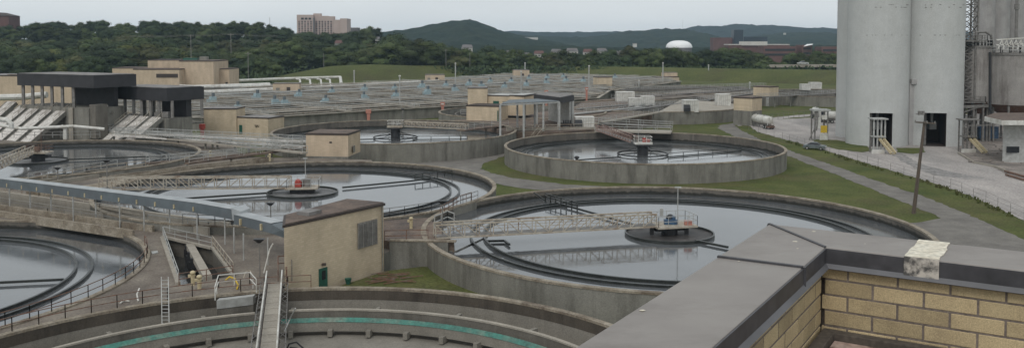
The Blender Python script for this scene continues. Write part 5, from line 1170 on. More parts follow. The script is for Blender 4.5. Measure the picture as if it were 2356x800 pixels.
p = W(1950, 286, .06); tanker('white tanker whose rounded end shows left of the silos', p.x, p.y+3, math.radians(165))
p = W(1887, 276, .06); tanker('white tanker standing behind the yellow-panel loading stand', p.x, p.y+2, math.radians(84), True)
def car(label, x, y, rz, m):
    t = thing('parked_car', label, 'car', (0, 0, 0))
    S = [(-2.25, .35), (-2.3, .7), (-2.15, .95), (-1.1, 1.02), (-.55, 1.42), (.75, 1.45), (1.45, 1.05), (2.1, .98), (2.25, .7), (2.2, .35)]
    def hull(pts, w0, w1, zc_): 
        b = MB(); n = len(pts); vs = []
        for s in (-1, 1):
            for X, Z in pts: vs.append((X, s*(w0 if Z < zc_ else w1), Z))
        return b.add(vs, [tuple(range(n)), tuple(range(2*n-1, n-1, -1))]+[(k, (k+1) % n, n+(k+1) % n, n+k) for k in range(n)])
    lo = [(-2.25, .3), (-2.3, .65), (-2.1, .92), (-1.2, 1.0), (1.5, 1.0), (2.15, .9), (2.28, .62), (2.2, .3)]
    part('body', hull(lo, .9, .88, .9), m, t, bevel=.05); up = [(-1.25, 1.0), (-.6, 1.42), (.7, 1.45), (1.5, 1.0)]
    part('cabin', hull(up, .82, .68, 1.2), 'glass', t, bevel=.04); part('roof', MB().hexa([(-.55, -.66, 1.425), (.66, -.66, 1.45), (.66, .66, 1.45), (-.55, .66, 1.425)], [(-.5, -.6, 1.49), (.6, -.6, 1.5), (.6, .6, 1.5), (-.5, .6, 1.49)]), m, t)
    for Y_ in (-.6, .6): part('headlight', MB().box(-2.27, Y_, .68, .1, .4, .16), 'white', t); part('tail_light', MB().box(2.26, Y_, .72, .08, .4, .16), 'red', t)
    part('number_plate', MB().box(-2.31, 0, .5, .04, .5, .12), 'white', t)
    for X in (-1.4, 1.35):
        for Y_ in (-.82, .82): wheel(t, X, Y_, .32, .22)
    t.location = (x, y, .05); t.rotation_euler = (0, 0, rz); t.scale = (1.05, 1.05, 1.05)
M['carp'] = mat('grey_car_paint', (.2, .23, .24), None, 1, .3, metal=.4)
p = W(1876, 344, .06); car('grey car parked on the verge beside the yard fence', p.x, p.y+.5, math.radians(150), 'carp')
# ================================================================ POLE, FENCE, KERB BEAMS
t = thing('utility_pole', 'leaning wooden utility pole with a crossarm on the grass left of the road', 'utility pole', (*W(2102, 490, 0).xy, 0))
b = W(2102, 491, 0); tp = AT(2127, 280, b.y); 
ppm = MB(); NN = 10
ppm.cyl(0, 0, 0, 1, 0, 3) if False else None
vs = []; n = 12
for z, p, r in ((0, b, .27), (1, tp, .17)):
    for k in range(n): vs.append(p+Vector((r*math.cos(2*math.pi*k/n), r*math.sin(2*math.pi*k/n), 0)))
ppm.add(vs, [(k, (k+1) % n, n+(k+1) % n, n+k) for k in range(n)]+[tuple(range(n, 2*n))]); part('pole', ppm, 'wood', t, smooth=True)
a, c = AT(2106, 281, b.y-.3), AT(2151, 284, b.y-.3); part('crossarm', MB().bar(a, c, .16, .18), 'wood', t)
for p in (a, c, a.lerp(c, .6)): part('insulator', MB().cyl(p.x, p.y, p.z-.1, p.z+.3, .1, 10), 'galvd', t)
fpts = [(1690, 293), (1722, 298), (1745, 308), (1800, 323), (1870, 343), (1930, 361), (2020, 388), (2112, 415), (2187, 438), (2268, 470), (2356, 511), (2480, 565)]
fp = [W(u, v, 0) for u, v in fpts]
t = thing('wire_fence', 'thin chain-link fence along the near edge of the dusty road', 'fence', (fp[0].x, fp[0].y, 0))
segs = list(zip(fp, fp[1:])); npost = 0
rl = MB()
for a, c in segs:
    L = (c-a).length; n = max(1, round(L/4.6))
    for k in range(n):
        if npost < 95: p = a.lerp(c, k/n); part('post', MB().bar(p, p+Vector((0, 0, 1.8+.15*math.sin(npost*2.3))), .06, n=6), 'galvd', t); npost += 1
    for z in (1.85, 1.2, .6): rl.bar(a+Vector((0, 0, z)), c+Vector((0, 0, z)), .025)
part('wire', rl, 'galvd', t)
fp = [W(*p, 0) for p in ((1728, 280), (1790, 275), (1850, 269), (1925, 265))]; t = thing('wire_fence', 'thin fence on the far side of the yard below the small lawn', 'fence', (fp[0].x, fp[0].y, 0)); rl = MB()
for a, c in zip(fp, fp[1:]):
    n = 5
    for k in range(n): p = a.lerp(c, k/n); part('post', MB().bar(p, p+Vector((0, 0, 1.9)), .1, n=6), 'galvd', t)
    rl.bar(a+Vector((0, 0, 1.85)), c+Vector((0, 0, 1.85)), .04)
part('wire', rl, 'galvd', t)
for i, (a, b) in enumerate((((2312, 393), (2400, 418)), ((2314, 401), (2400, 426)))):
    single('timber_beam', MB().bar(W(*a, .3), W(*b, .3), .3), 'rust', 'brown timber beam lying on the edge of the dirty yard, %s one' % ('upper' if i == 0 else 'lower'), 'beam')
kb = MB(); kp = [W(*p, .2) for p in ((2205, 352), (2240, 373), (2290, 383), (2312, 392))]
for a, b in zip(kp, kp[1:]): kb.bar(a, b, .3, .4)
single('road_kerb', kb, 'conc_lite', 'pale raised kerb between the road and the dirty yard', 'kerb')
rk = random.Random(9); rb = MB()
for k in range(70): p = W(rk.uniform(2208, 2350), rk.uniform(305, 375), .2); s = rk.uniform(.1, .45); rb.ball(p, s, s*.8, s*.6, 7, 5)
o = single('rubble', rb, 'dirt', 'scattered rubble on the dirty yard under the tanks', 'rubble'); o['kind'] = 'stuff'
wb = MB()
for k in range(90):
    a, c = rk.choice(segs[3:]); p = a.lerp(c, rk.random())+Vector((rk.uniform(-.7, .4), rk.uniform(-1.2, .2), 0)); s = rk.uniform(.12, .4)
    for j in range(5): q = p+Vector((rk.uniform(-s, s), rk.uniform(-s, s), 0)); wb.bar(q, q+Vector((rk.uniform(-.2, .2), rk.uniform(-.2, .2), s*1.6)), .08)
o = single('weeds', wb, 'grass', 'tufts of weeds growing along the wire fence', 'weeds'); o['kind'] = 'stuff'

struct('road_stain', sheet(pxpoly([(2048, 352), (2072, 350), (2098, 366), (2130, 380), (2175, 392), (2236, 404), (2262, 409), (2225, 412), (2180, 406), (2150, 403), (2110, 388), (2080, 374)], .062), .062), M.setdefault('stain', mat('tyre_stain', (.27, .255, .245), (.15, .145, .14), .5, .9, fine=2, c3=(.33, .31, .29))))
# ================================================================ WOODS AND HILLS
def leafmat(name, c1, c2, c3):
    m = mat(name, c1, c2, .35, .75, island=.22, c3=c3, spec=.15); N = m.node_tree; b = N.nodes['Principled BSDF']; src = b.inputs['Base Color'].links[0].from_socket
    oi = N.nodes.new('ShaderNodeObjectInfo'); mr = N.nodes.new('ShaderNodeMapRange'); mr.inputs[3].default_value = .62; mr.inputs[4].default_value = 1.5; N.links.new(oi.outputs['Random'], mr.inputs[0])
    mm = N.nodes.new('ShaderNodeMix'); mm.data_type = 'RGBA'; mm.blend_type = 'MULTIPLY'; mm.inputs[0].default_value = 1; N.links.new(src, mm.inputs[6]); N.links.new(mr.outputs[0], mm.inputs[7]); N.links.new(mm.outputs[2], b.inputs['Base Color']); return m
LM = [leafmat('leaves_deep', (.045, .064, .028), (.03, .047, .02), (.04, .054, .026)), leafmat('leaves_mid', (.066, .086, .03), (.044, .064, .022), (.06, .064, .028)), leafmat('leaves_yellowing', (.11, .12, .036), (.075, .09, .028), (.1, .1, .034)), leafmat('leaves_brownish', (.085, .088, .038), (.058, .066, .029), (.075, .07, .034))]
def make_tree(seed, kind, H=20):
    r = random.Random(seed); t = thing('tree', 'x', 'tree', (0, 0, 0)); OFF[t.name] = Vector((0, 0, 0))
    tk = MB(); tk.cyl(0, 0, -1, H*.3, .45, 8, .3); tk.cyl(0, 0, H*.3, H*.7, .3, 8, .1)
    lobes = []; N = 17
    for k in range(N):
        zz = 1-1.55*(k+.5)/N; q = math.sqrt(max(0, 1-zz*zz)); a = k*2.4+r.uniform(-.4, .4); f = r.uniform(.62, 1.22)
        p = Vector((q*H*.31*f*math.cos(a), q*H*.31*f*math.sin(a), H*(.53+.33*zz*f))); s = H*r.uniform(.1, .19); lobes.append((p, s))
        if k % 3 == 0: tk.bar((0, 0, H*.25), p, .25, n=5)
    part('trunk', tk, 'bark', t); lf = MB()
    lf.ball((0, 0, H*.5), H*.27, H*.27, H*.31, 10, 7)
    for p, s in lobes:
        lf.ball(p, s*.72, s*.72, s*.62, 8, 6)
        for _ in range(230):
            d = Vector((r.gauss(0, 1), r.gauss(0, 1), r.gauss(.25, 1))).normalized(); rad = s*(.72+.4*r.random()**.8); c = p+Vector((d.x*rad, d.y*rad, d.z*rad*.85))
            z = r.uniform(.22, .5); nrm = (d+Vector((r.uniform(-.5, .5), r.uniform(-.5, .5), r.uniform(-.1, .6)))).normalized(); x = nrm.orthogonal().normalized(); x.rotate(__import__('mathutils').Quaternion(nrm, r.uniform(0, 3))); y = nrm.cross(x)
            lf.add([c-x*z, c-y*z*.6+nrm*.1, c+x*z*.9, c+y*z*.7], [(0, 1, 2, 3)])
    part('crown', lf, LM[kind], t); return t
protos = [make_tree(10+i, k, 20) for i, k in enumerate((0, 0, 1, 1, 2, 3))]
plabel = ['deep green', 'deep green', 'mid green', 'mid green', 'yellowing', 'brownish green']
used = [False]*6
SKY = [(-80, 48), (0, 52), (60, 58), (90, 50), (130, 50), (180, 54), (220, 46), (260, 52), (310, 56), (350, 44), (400, 52), (440, 47), (470, 54), (520, 48), (590, 47), (640, 58), (690, 70), (800, 72), (850, 62), (880, 72), (930, 88), (1000, 100), (1100, 106), (1200, 108), (1925, 112), (2600, 112)]
def S(u): return max(0, 23.6+(95-lerp_px(SKY, u))*900/F-16.5)
def ground_z(x, y):
    u = CX+x*F/max(y, 1)
    k = min(1, max(0, (y-600)/300)); k = k*k*(3-2*k); return S(u)*k
cnt = 0
def put_tree(u, Y, top_v=None, H=None, kinds=None, lab='', grp=None, gz=None):
    global cnt
    x = (u-CX)*Y/F; z = ground_z(x, Y) if gz is None else gz; r = TR
    H = H if H is not None else AT(CX, top_v, Y).z-z
    if H < 4: return
    i = r.choice(kinds or (0, 1, 2, 3, 4, 5))
    if used[i]: o = copy_tree(protos[i])
    else: o = protos[i]; used[i] = True
    o.location = (x, Y, z); s = H/19.5; w = max(s, .6)*(r.uniform(1.15, 1.6) if Y > 500 else r.uniform(1.0, 1.4))*(1.15 if 500 < Y < 640 and u < 1190 else 1); o.scale = (w*r.uniform(.85, 1.15), w, s*r.uniform(.93, 1.06)); o.rotation_euler = (0, 0, r.uniform(0, 6.28)); o['category'] = 'tree'
    o['label'] = '%s broadleaf tree %s' % (plabel[i], lab); o['group'] = '%s trees %s' % (plabel[i], grp or lab); cnt += 1
TR = random.Random(21)
# rear ridge rows
for Y, step, jit in ((900, 30, 8), (800, 34, 12), (710, 38, 12)):
    u = -30
    while u < (960 if Y == 900 else 900):
        uu = u+TR.uniform(-jit, jit); 
        if not (672 < uu < 806 and Y > 0 and False): 
            x = (uu-CX)*Y/F
            put_tree(uu, Y, H=TR.uniform(15.5, 18.5)*(1 if Y < 850 else .95), kinds=(0, 1, 2, 3) if Y > 750 else (0, 1, 2, 3, 3, 5), lab='on the wooded rise behind the plant, back rows', grp='on the wooded rise')
        u += step
# front rows: tops from the photo
FT = [(-80, 92), (20, 84), (60, 98), (100, 92), (150, 104), (190, 88), (260, 80), (330, 72), (370, 84), (420, 105), (470, 100), (520, 112), (570, 104), (640, 96), (690, 88), (740, 96), (800, 100), (860, 98), (900, 82), (960, 86), (1010, 92), (1060, 108), (1110, 104), (1180, 116), (1260, 112), (1330, 116), (1400, 110), (1470, 106), (1540, 106), (1600, 112), (1650, 104), (1700, 112), (1740, 126), (1760, 132), (2600, 132)]
for Y, step in ((655, 30), (622, 31)):
    u = -40
    while u < 1740:
        uu = u+TR.uniform(-9, 9); tv = lerp_px(FT, uu)+TR.uniform(-3, 10)+(0 if Y > 640 else 9)
        put_tree(uu, Y, top_v=tv, kinds=(0, 1, 2, 3, 4, 5) if uu < 450 else (0, 1, 2, 3, 3, 5), lab='in the tall belt behind the levee' if uu > 620 else 'in the tall belt behind the left buildings', grp='in the tall belt', gz=0 if Y < 640 else None)
        u += step if uu < 1190 else step*1.25
for Y in (560, 520, 480):
    u = -30
    while u < 640:
        uu = u+TR.uniform(-10, 10); tv = lerp_px(FT, uu)+TR.uniform(2, 16)+(600-Y)*.28
        if Y > 500 or uu < 250: put_tree(uu, Y, top_v=tv, kinds=(0, 1, 2, 3, 4, 4, 5) if uu < 430 else (0, 1, 2), lab='in the near wood behind the tan buildings', grp='in the near wood', gz=0)
        u += 34
for u, tv, Y in ((1672, 108, 650), (1690, 110, 640), (1706, 116, 630), (1722, 117, 645), (1738, 122, 640), (1752, 126, 640), (1655, 110, 630), (1830, 118, 640), (1845, 124, 630), (1890, 115, 640), (1912, 122, 650), (1870, 128, 625), (1775, 138, 625), (1750, 140, 620), (1800, 142, 628), (1925, 120, 640)): put_tree(u, Y, top_v=tv, kinds=(3, 2), lab='by the far highway left of the silos', grp='by the far highway', gz=0)
# wooded slope ground under the ridge trees
tm = MB(); xs = [-700+25*i for i in range(64)]; ys = [585+20*i for i in range(30)]
vs = [(x, y, ground_z(x, y)*(1 if y < 1000 else max(0, 1-(y-1000)/160))-.25+mnoise.noise(Vector((x*.02, y*.02, 0)))*.2) for y in ys for x in xs]; nx = len(xs)
tm.add(vs, [(j*nx+i, j*nx+i+1, (j+1)*nx+i+1, (j+1)*nx+i) for j in range(len(ys)-1) for i in range(nx-1)])
M['slope'] = mat('forest_floor', (.05, .065, .028), (.03, .04, .02), .08, 1, c3=(.045, .045, .028), spec=.05); struct('hillside', tm, 'slope', True)
# undergrowth: one mass of leaf clumps
ug = MB(); r = random.Random(77)
for _ in range(26000):
    u = r.uniform(-60, 1930); band = r.random()
    Y = r.uniform(598, 900) if band < .6 and u < 960 else r.uniform(600, 660)
    x = (u-CX)*Y/F; 
    if u < 630 and r.random() < .45: Y = r.uniform(470, 600); x = (u-CX)*Y/F
    z = ground_z(x, Y)+r.random()**1.5*7; s = r.uniform(.6, 1.5); nrm = Vector((r.gauss(0, .6), -1, r.gauss(.4, .6))).normalized(); a = nrm.orthogonal().normalized(); a.rotate(__import__('mathutils').Quaternion(nrm, r.uniform(0, 3))); b = nrm.cross(a); c = Vector((x, Y, z))
    ug.add([c-a*s, c-b*s*.7, c+a*s, c+b*s*.7], [(0, 1, 2, 3)])
o = single('undergrowth', ug, LM[0], 'dense dark undergrowth filling the wood below the tree crowns', 'undergrowth'); o['kind'] = 'stuff'
# hills: canopy-bumped height fields, each ridge at its real distance
def ridge(name, tab, Yp, u0, u1, depth, m, amp, cell, kind='structure', lab=None):
    mb = MB(); du = cell*F/Yp; nu = int((u1-u0)/du)+1; rowsY = [Yp-depth+cell*k for k in range(int(depth*1.15/cell)+1)]; vs = []
    for Y in rowsY:
        f = 1-((Y-Yp)/depth)**2 if Y < Yp else 1-((Y-Yp)/(depth*.6))**2
        f = max(0, f)
        for i in range(nu):
            u = u0+du*i; x = (u-CX)*Yp/F; pk = AT(CX, lerp_px(tab, u), Yp).z-amp*.4
            q = Vector((x/(cell*1.9), Y/(cell*1.9), Yp*.1)); d, _p = mnoise.voronoi(q, distance_metric='DISTANCE')[:2]
            n = mnoise.fractal(Vector((x*.004, Y*.004, Yp*.01)), 1, 2, 4)*amp*1.6
            vs.append((x, Y, max(-1, pk*f*(1 if f > .95 else (.85+.15*f))+n*min(1, f*2)*(1-f)*2+amp*(.7-d[0])*min(1, f*4))))
    mb.add(vs, [(j*nu+i, j*nu+i+1, (j+1)*nu+i+1, (j+1)*nu+i) for j in range(len(rowsY)-1) for i in range(nu-1)])
    o = mesh_ob(name, mb, m); o['kind'] = kind
    if lab: o['label'] = lab
    return o
M['hillnear'] = mat('wooded_hill', (.024, .037, .022), (.014, .024, .016), .03, 1, fine=.11, spec=.02, c3=(.03, .038, .02))
M['hillfar'] = mat('distant_wooded_hill', (.02, .032, .024), (.014, .022, .018), .012, 1, fine=.07, spec=.02)
ridge('hills', [(840, 90), (880, 76), (930, 70), (985, 62), (1010, 56), (1040, 48), (1060, 49), (1082, 45), (1100, 50), (1125, 60), (1150, 70), (1180, 78), (1240, 90), (1300, 100)], 2300, 840, 1300, 700, 'hillnear', 9, 15)
ridge('hills', [(1100, 84), (1180, 80), (1260, 84), (1340, 86), (1400, 79), (1440, 71), (1480, 70), (1520, 66), (1560, 68), (1600, 82), (1660, 88), (1720, 84), (1800, 76), (1860, 74), (1930, 82), (2100, 84)], 3100, 1100, 2100, 900, 'hillnear', 12, 20)
ridge('hills', [(1000, 84), (1100, 76), (1180, 72), (1240, 74), (1350, 74), (1440, 72), (1500, 72), (1560, 68), (1600, 60), (1640, 60), (1665, 62), (1685, 54), (1700, 55), (1715, 61), (1760, 58), (1800, 62), (1840, 64), (1900, 66), (1960, 66), (2100, 70)], 4300, 1000, 2150, 1000, 'hillfar', 14, 28)
ridge('hills', [(840, 100), (900, 98), (1000, 100), (1150, 104), (1400, 108), (1520, 112), (1700, 108), (1930, 104), (2100, 104)], 1500, 830, 2100, 420, 'hillnear', 6, 13)
# ================================================================ FAR BUILDINGS
def fb(name, lab, u0, u1, vt, Y, depth=20, z0=0, m='greybld', cat='building'):
    t = thing(name, lab, cat, (*at2((u0+u1)/2, Y), 0)); a, b = at2(u0, Y), at2(u1, Y); part('wall', MB().prism([a, b, (b[0], Y+depth), (a[0], Y+depth)], z0, zat(vt, Y)), m, t); return t
Yh = 1250
t = thing('hotel', 'pink concrete high-rise with rows of windows above the trees', 'building', (*at2(740, Yh), 20))
def hb(u0, u1, vt, Y, dp, nm='wall', z0=10, m='hotel'):
    a, b = at2(u0, Y), at2(u1, Y); part(nm, MB().prism([a, b, (b[0], Y+dp), (a[0], Y+dp)], z0, zat(vt, Y)), m, t)
hb(684, 722, 34.5, Yh, 16); hb(722.2, 768, 38, Yh+5, 14); hb(768.2, 783, 46, Yh+2, 26); hb(783.2, 799, 43, Yh-3, 30); hb(722, 739, 31.5, Yh+8, 8, 'penthouse', 40); hb(739.2, 755, 37, Yh+9, 8, 'penthouse', 40)
hb(721, 724, 41, Yh-1.5, 3, 'stair_core', 10, 'greybld')
for fl in range(8):
    vv = 50+fl*4.1
    for u0, u1, n in ((686, 720, 5), (726, 766, 6)):
        for k in range(n):
            if fl == 0 and u0 == 686 and k > 2: pass
            uc = u0+(k+.5)*(u1-u0)/n; Yw = Yh-.15 if u0 == 686 else Yh+4.85; p = at2(uc, Yw); part('window', MB().box(p[0], p[1], zat(vv, Yw), (u1-u0)/n*.5*Yw/F, .3, 1.55), 'glass' if (k+fl) % 3 else 'hotel2', t)
for k in range(3): p = at2(697+k*8.5, Yh-.2); part('penthouse_window', MB().box(p[0], p[1], zat(43.5, Yh), 3.6, .3, 2.6), 'glass', t)
fb('building', 'small dark flat-roofed building just right of the pink high-rise', 800, 824, 64, 1300, 20, 0)
t = fb('building', 'brown brick block with a shallow roof at the top left corner', -60, 23, 37, 880, 20, 0, 'redbrick'); c0, c1 = at2(-60, 880), at2(25, 880)
part('roof', MB().hexa([(c0[0], 879, zat(36.8, 880)), (c1[0], 879, zat(36.8, 880)), (c1[0], 901, zat(36.8, 880)), (c0[0], 901, zat(36.8, 880))], [(c0[0], 886, zat(28, 880)), (c1[0]-11, 886, zat(29, 880)), (c1[0]-11, 894, zat(29, 880)), (c0[0], 894, zat(28, 880))]), 'trim', t)
# dome
t = thing('dome_hall', 'white domed sports hall in front of the distant hills', 'building', (*at2(1562, 1150), 0)); c = at2(1562, 1150); zb_, zt_ = zat(110, 1150), zat(93.5, 1150)
dm = MB(); rx = 27.5*1150/F; n = 40; vs = []
for j in range(9):
    a = math.pi/2*j/8
    for k in range(n): th = 2*math.pi*k/n; vs.append((c[0]+rx*1.1*math.cos(th)*math.cos(a)**.75 if j < 8 else c[0], c[1]+rx*math.sin(th)*(math.cos(a)**.75 if j < 8 else 0), zb_+(zt_-zb_)*math.sin(a)))
dm.add(vs, [(j*n+k, j*n+(k+1) % n, (j+1)*n+(k+1) % n, (j+1)*n+k) for j in range(8) for k in range(n)]); M['dome'] = mat('white_membrane', (.85, .85, .84), (.78, .78, .78), .1, .5); part('dome_roof', dm, 'dome', t, smooth=True); part('base_wall', MB().cyl(c[0], c[1], 0, zb_, rx*1.05, 40), 'greybld', t)
M['towerglass'] = mat('dark_tower_glass', (.03, .045, .06), None, .05, .3)
t = fb('office_tower', 'dark glass office tower before the hills, right of the white dome', 1688, 1709, 69, 1350, 18, 0, 'towerglass'); fb('office_block', 'dark red-brown office block left of the dark glass tower', 1640, 1687, 87, 1360, 20, 0, 'redbrick'); fb('office_block', 'dark block right of the dark glass tower with a pale stripe', 1710, 1765, 85, 1380, 20, 0, 'towerglass')
t = fb('long_building', 'long pale-roofed low building under the dark glass tower', 1675, 1816, 104, 1010, 20, 0, 'redbrick'); part('roof_band', MB().prism([at2(1675, 1009.6), at2(1816, 1009.6), (at2(1816, 1009.6)[0], 1031), (at2(1675, 1009.6)[0], 1031)], zat(104, 1010)+.01, zat(102, 1010)), 'house', t); part('upper_storey', MB().prism([at2(1706, 1008), at2(1765, 1008), (at2(1765, 1008)[0], 1020), (at2(1706, 1008)[0], 1020)], zat(105, 1008), zat(96, 1008)), 'house', t)
for u0, u1, vt, Y, lab in ((1757, 1832, 107, 860, 'long dark red-brown brick building behind the highway, left one'), (1845, 1868, 104, 862, 'narrow red-brown brick block behind the highway, middle one'), (1890, 1935, 108, 864, 'dark red-brown brick building just left of the silos')):
    t = fb('brick_building', lab, u0, u1, vt, Y, 20, 0, 'redbrick'); wn = MB()
    for fl in range(2):
        a, b = at2(u0+3, Y-.2), at2(u1-3, Y-.2); part('window_band', MB().box((a[0]+b[0])/2, Y-.2, zat(vt+8+fl*11, Y), b[0]-a[0], .3, 2.0), 'glass', t)
single('roof_canopy', MB().add([(*at2(1848, 855), zat(107, 855)), (*at2(1868, 855), zat(103, 855)), (*at2(1870, 862), zat(101, 862)), (*at2(1856, 862), zat(102, 862)), (*at2(1848, 855), zat(107.6, 855)), (*at2(1868, 855), zat(103.6, 855)), (*at2(1870, 862), zat(101.6, 862)), (*at2(1856, 862), zat(102.6, 862))], [(0, 1, 2, 3), (7, 6, 5, 4), (0, 4, 5, 1), (1, 5, 6, 2), (2, 6, 7, 3), (3, 7, 4, 0)]), 'dome', 'white slanted roof canopy on the red-brown buildings left of the silos', 'canopy')
# houses behind the trees
HS = [(1240, 118, 22), (1280, 114, 24), (1316, 112, 26), (1352, 114, 20), (1384, 112, 22), (1420, 118, 22), (1452, 120, 24), (1175, 117, 22), (1075, 104, 24), (1210, 122, 16), (1580, 142, 22), (1612, 143, 20), (1640, 145, 16), (780, 94, 14), (870, 86, 8), (1130, 119, 14), (1500, 128, 18), (1540, 138, 16)]
HS.sort()
for i, (u, v, w) in enumerate(HS):
    Y = 760+((i*37) % 60) if v < 135 else 668; ww_ = w*Y/F; p = at2(u, Y); zt_ = zat(v-1, Y); gz = ground_z(*p)
    t = thing('house', 'white gabled house half hidden behind the trees, %s from the left' % ordn(i+1), 'house', (*p, gz), 'white houses behind the trees')
    part('wall', MB().box(p[0], p[1], (gz+zt_-2.6)/2, ww_, 9, zt_-2.6-gz), 'house', t); h2 = ww_/2+.4
    part('roof', MB().add([(p[0]-h2, p[1]-5, zt_-2.6), (p[0]+h2, p[1]-5, zt_-2.6), (p[0]+h2, p[1]+5, zt_-2.6), (p[0]-h2, p[1]+5, zt_-2.6), (p[0]-h2*.8, p[1], zt_), (p[0]+h2*.8, p[1], zt_)], [(0, 1, 5, 4), (2, 3, 4, 5), (0, 4, 3), (1, 2, 5), (3, 2, 1, 0)]), 'greybld' if i % 3 else 'redbrick', t)
    for s in (-.3, 0, .3): 
        for z in (zt_-4.4, zt_-7.6): part('window', MB().box(p[0]+s*ww_, p[1]-4.55, z, 1.2, .12, 1.5), 'glass', t)
for i, (u, v, w, Y, dz) in enumerate(((1012, 66, 8, 2050, 0), (1222, 86, 30, 2100, 0), (1802, 76, 4, 2700, 0), (1458, 100, 8, 1400, 0))):
    p = at2(u, Y); ww_ = w*Y/F; t = thing('hill_house', 'tiny white building on the distant wooded hills, %s from the left' % ordn(i+1), 'house', (*p, 0), 'tiny white buildings on the hills'); z = zat(v, Y); part('wall', MB().box(p[0], p[1]-10, z-3, ww_, 10, 5.5), 'house', t); part('roof', MB().box(p[0], p[1]-10, z, ww_+1, 11, .6), 'greybld', t)
# highway bridge and car on it
t = thing('highway_bridge', 'long grey highway bridge deck on the horizon behind the levee, left of the silos', 'bridge', (*at2(1850, 600), 0)); Yb = 605
zb_ = zat(152, Yb); a, b = at2(1765, Yb+10), at2(2100, Yb); part('bridge_deck', MB().bar((a[0], a[1], zat(153, Yb+10)), (b[0], b[1], zat(151.5, Yb)), 10, 1.2), 'conc_lite', t)
part('parapet', MB().bar((a[0], a[1]-4.9, zat(150, Yb+10)), (b[0], b[1]-4.9, zat(148.5, Yb)), .3, .9), 'conc_lite', t)
for k in range(8): p = Vector((*a, 0)).lerp(Vector((*b, 0)), k/7); part('pier', MB().box(p.x, p.y, zb_/2-.6, 1.2, 6, zb_-.9), 'conc', t)
p = at2(1846, Yb-1); car('pale car driving along the far highway bridge', p[0], p[1]-1.2, 0.03, 'galv'); bpy.context.view_layer.update()
for o in C.objects:
    if o.get('label') == 'pale car driving along the far highway bridge': o.location.z = zat(152.6, Yb)+.65+.4; o.name = 'highway_car'; o.scale = (1.6, 1.6, 1.6)
# utility poles on the wooded rise + wires
def upole(u, vb, vt, Y, lab, arm_=True):
    p = at2(u, Y); t = thing('utility_pole', lab, 'utility pole', (*p, 0), 'utility poles in front of the wood'); z1 = zat(vt, Y); z0 = min(zat(vb, Y), z1-8); part('pole', MB().bar((*p, max(0, z0)-1), (*p, z1), .35, n=6), 'galvd', t)
    if arm_: part('crossarm', MB().bar((p[0]-1.6, p[1], z1-.8), (p[0]+1.6, p[1], z1-.8), .22), 'galvd', t)
    return Vector((*p, z1))
q1 = upole(440, 130, 80, 470, 'utility pole with wires before the wood, left one'); q2 = upole(532, 118, 77, 472, 'utility pole with wires before the wood, middle one'); q3 = upole(571, 180, 120, 455, 'shorter utility pole before the wood above the white pipes'); upole(745, 152, 123, 590, 'grey pole rising from the left end of the levee', False); upole(1026, 150, 113, 600, 'street lamp with a curved arm behind the levee', True); upole(1081, 150, 122, 600, 'thin pole behind the levee right of the curved lamp', False); upole(622, 60, 40, 1000, 'faint far mast left of the pink high-rise', False); upole(1570, 66, 45, 3000, 'very thin far mast on the distant ridge', False)
wr = MB()
for dz in (0, -.5):
    L_ = [at2(330, 465), None]; a = Vector((*at2(300, 468), q1.z-.5+dz)); pts = []
    for A_, B_ in ((a, q1+Vector((0, 0, dz))), (q1+Vector((0, 0, dz)), q2+Vector((0, 0, dz))), (q2+Vector((0, 0, dz)), Vector((*at2(640, 475), q2.z-1+dz)))):
        for k in range(8):
            f = lambda s: A_.lerp(B_, s)-Vector((0, 0, 1.2*4*s*(1-s)*.4)); wr.bar(f(k/8), f((k+1)/8), .09)
single('power_line', wr, 'galvd', 'thin overhead wires strung between the poles before the wood', 'wires')
# ================================================================ FOREGROUND PARAPET
K0 = W(1898, 568, ZC-1.36); K = Vector((K0.x, K0.y)); e1 = (W(2356, 622, ZC-1.36).xy-K).normalized(); e2 = (W(1750, 698, ZC-1.36).xy-K).normalized()
# square the two arms
ang = math.atan2(e1.y, e1.x); 
ZTOP = ZC-1.36; CW = .58
o1 = Vector((-e1.y, e1.x)); o2 = Vector((e2.y, -e2.x)); o1 = o1 if o1.y > 0 else -o1; o2 = o2 if o2.x < 0 else -o2   # outward normals
CW2 = (W(1330, 792, ZTOP).xy-K).dot(o2); CW1 = (W(2300, 572, ZTOP).xy-K).dot(o1); CW = CW1; print('CW', CW1, CW2, (W(1778, 512, ZTOP).xy-K).dot(o1), (W(1778, 512, ZTOP).xy-K).dot(o2))
M['coping'] = mat('painted_metal_coping', (.27, .247, .226), (.222, .2, .184), 1.1, .55, c3=(.14, .12, .107), stretch=(1, 1.6, 1), metal=.0)
M['fascia'] = mat('dark_metal_fascia', (.062, .06, .066), (.045, .044, .048), 1.6, .5, fine=10)
M['drip'] = mat('grey_drip_edge', (.13, .13, .14), (.09, .09, .095), 2, .55)
M['ybrick'] = mat('yellow_face_brick', (.54, .43, .255), (.46, .36, .21), 4, .9, fine=160, island=.2, c3=(.36, .28, .17), bump=.12)
M['mortar'] = mat('brick_mortar', (.23, .19, .16), (.14, .115, .1), 9, .95, fine=60)
M['tape'] = mat('peeling_white_patch', (.72, .68, .57), (.6, .54, .43), 7, .8, fine=30)
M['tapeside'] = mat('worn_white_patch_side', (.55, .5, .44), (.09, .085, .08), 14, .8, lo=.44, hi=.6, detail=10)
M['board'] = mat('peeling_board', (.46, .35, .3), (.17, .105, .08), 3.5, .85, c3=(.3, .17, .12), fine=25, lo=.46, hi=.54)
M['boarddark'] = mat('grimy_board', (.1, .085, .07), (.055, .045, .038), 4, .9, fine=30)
t = thing('parapet', 'yellow brick roof parapet with dark grey metal coping in the lower right corner', 'parapet', (K.x, K.y, ZTOP-2))
L1, L2 = 7.0, 9.0; OC = K+o1*CW+e1*((CW2-(o1*CW).dot(o2))/e1.dot(o2))      # outer corner
def P3(p, z): return Vector((p.x, p.y, z))
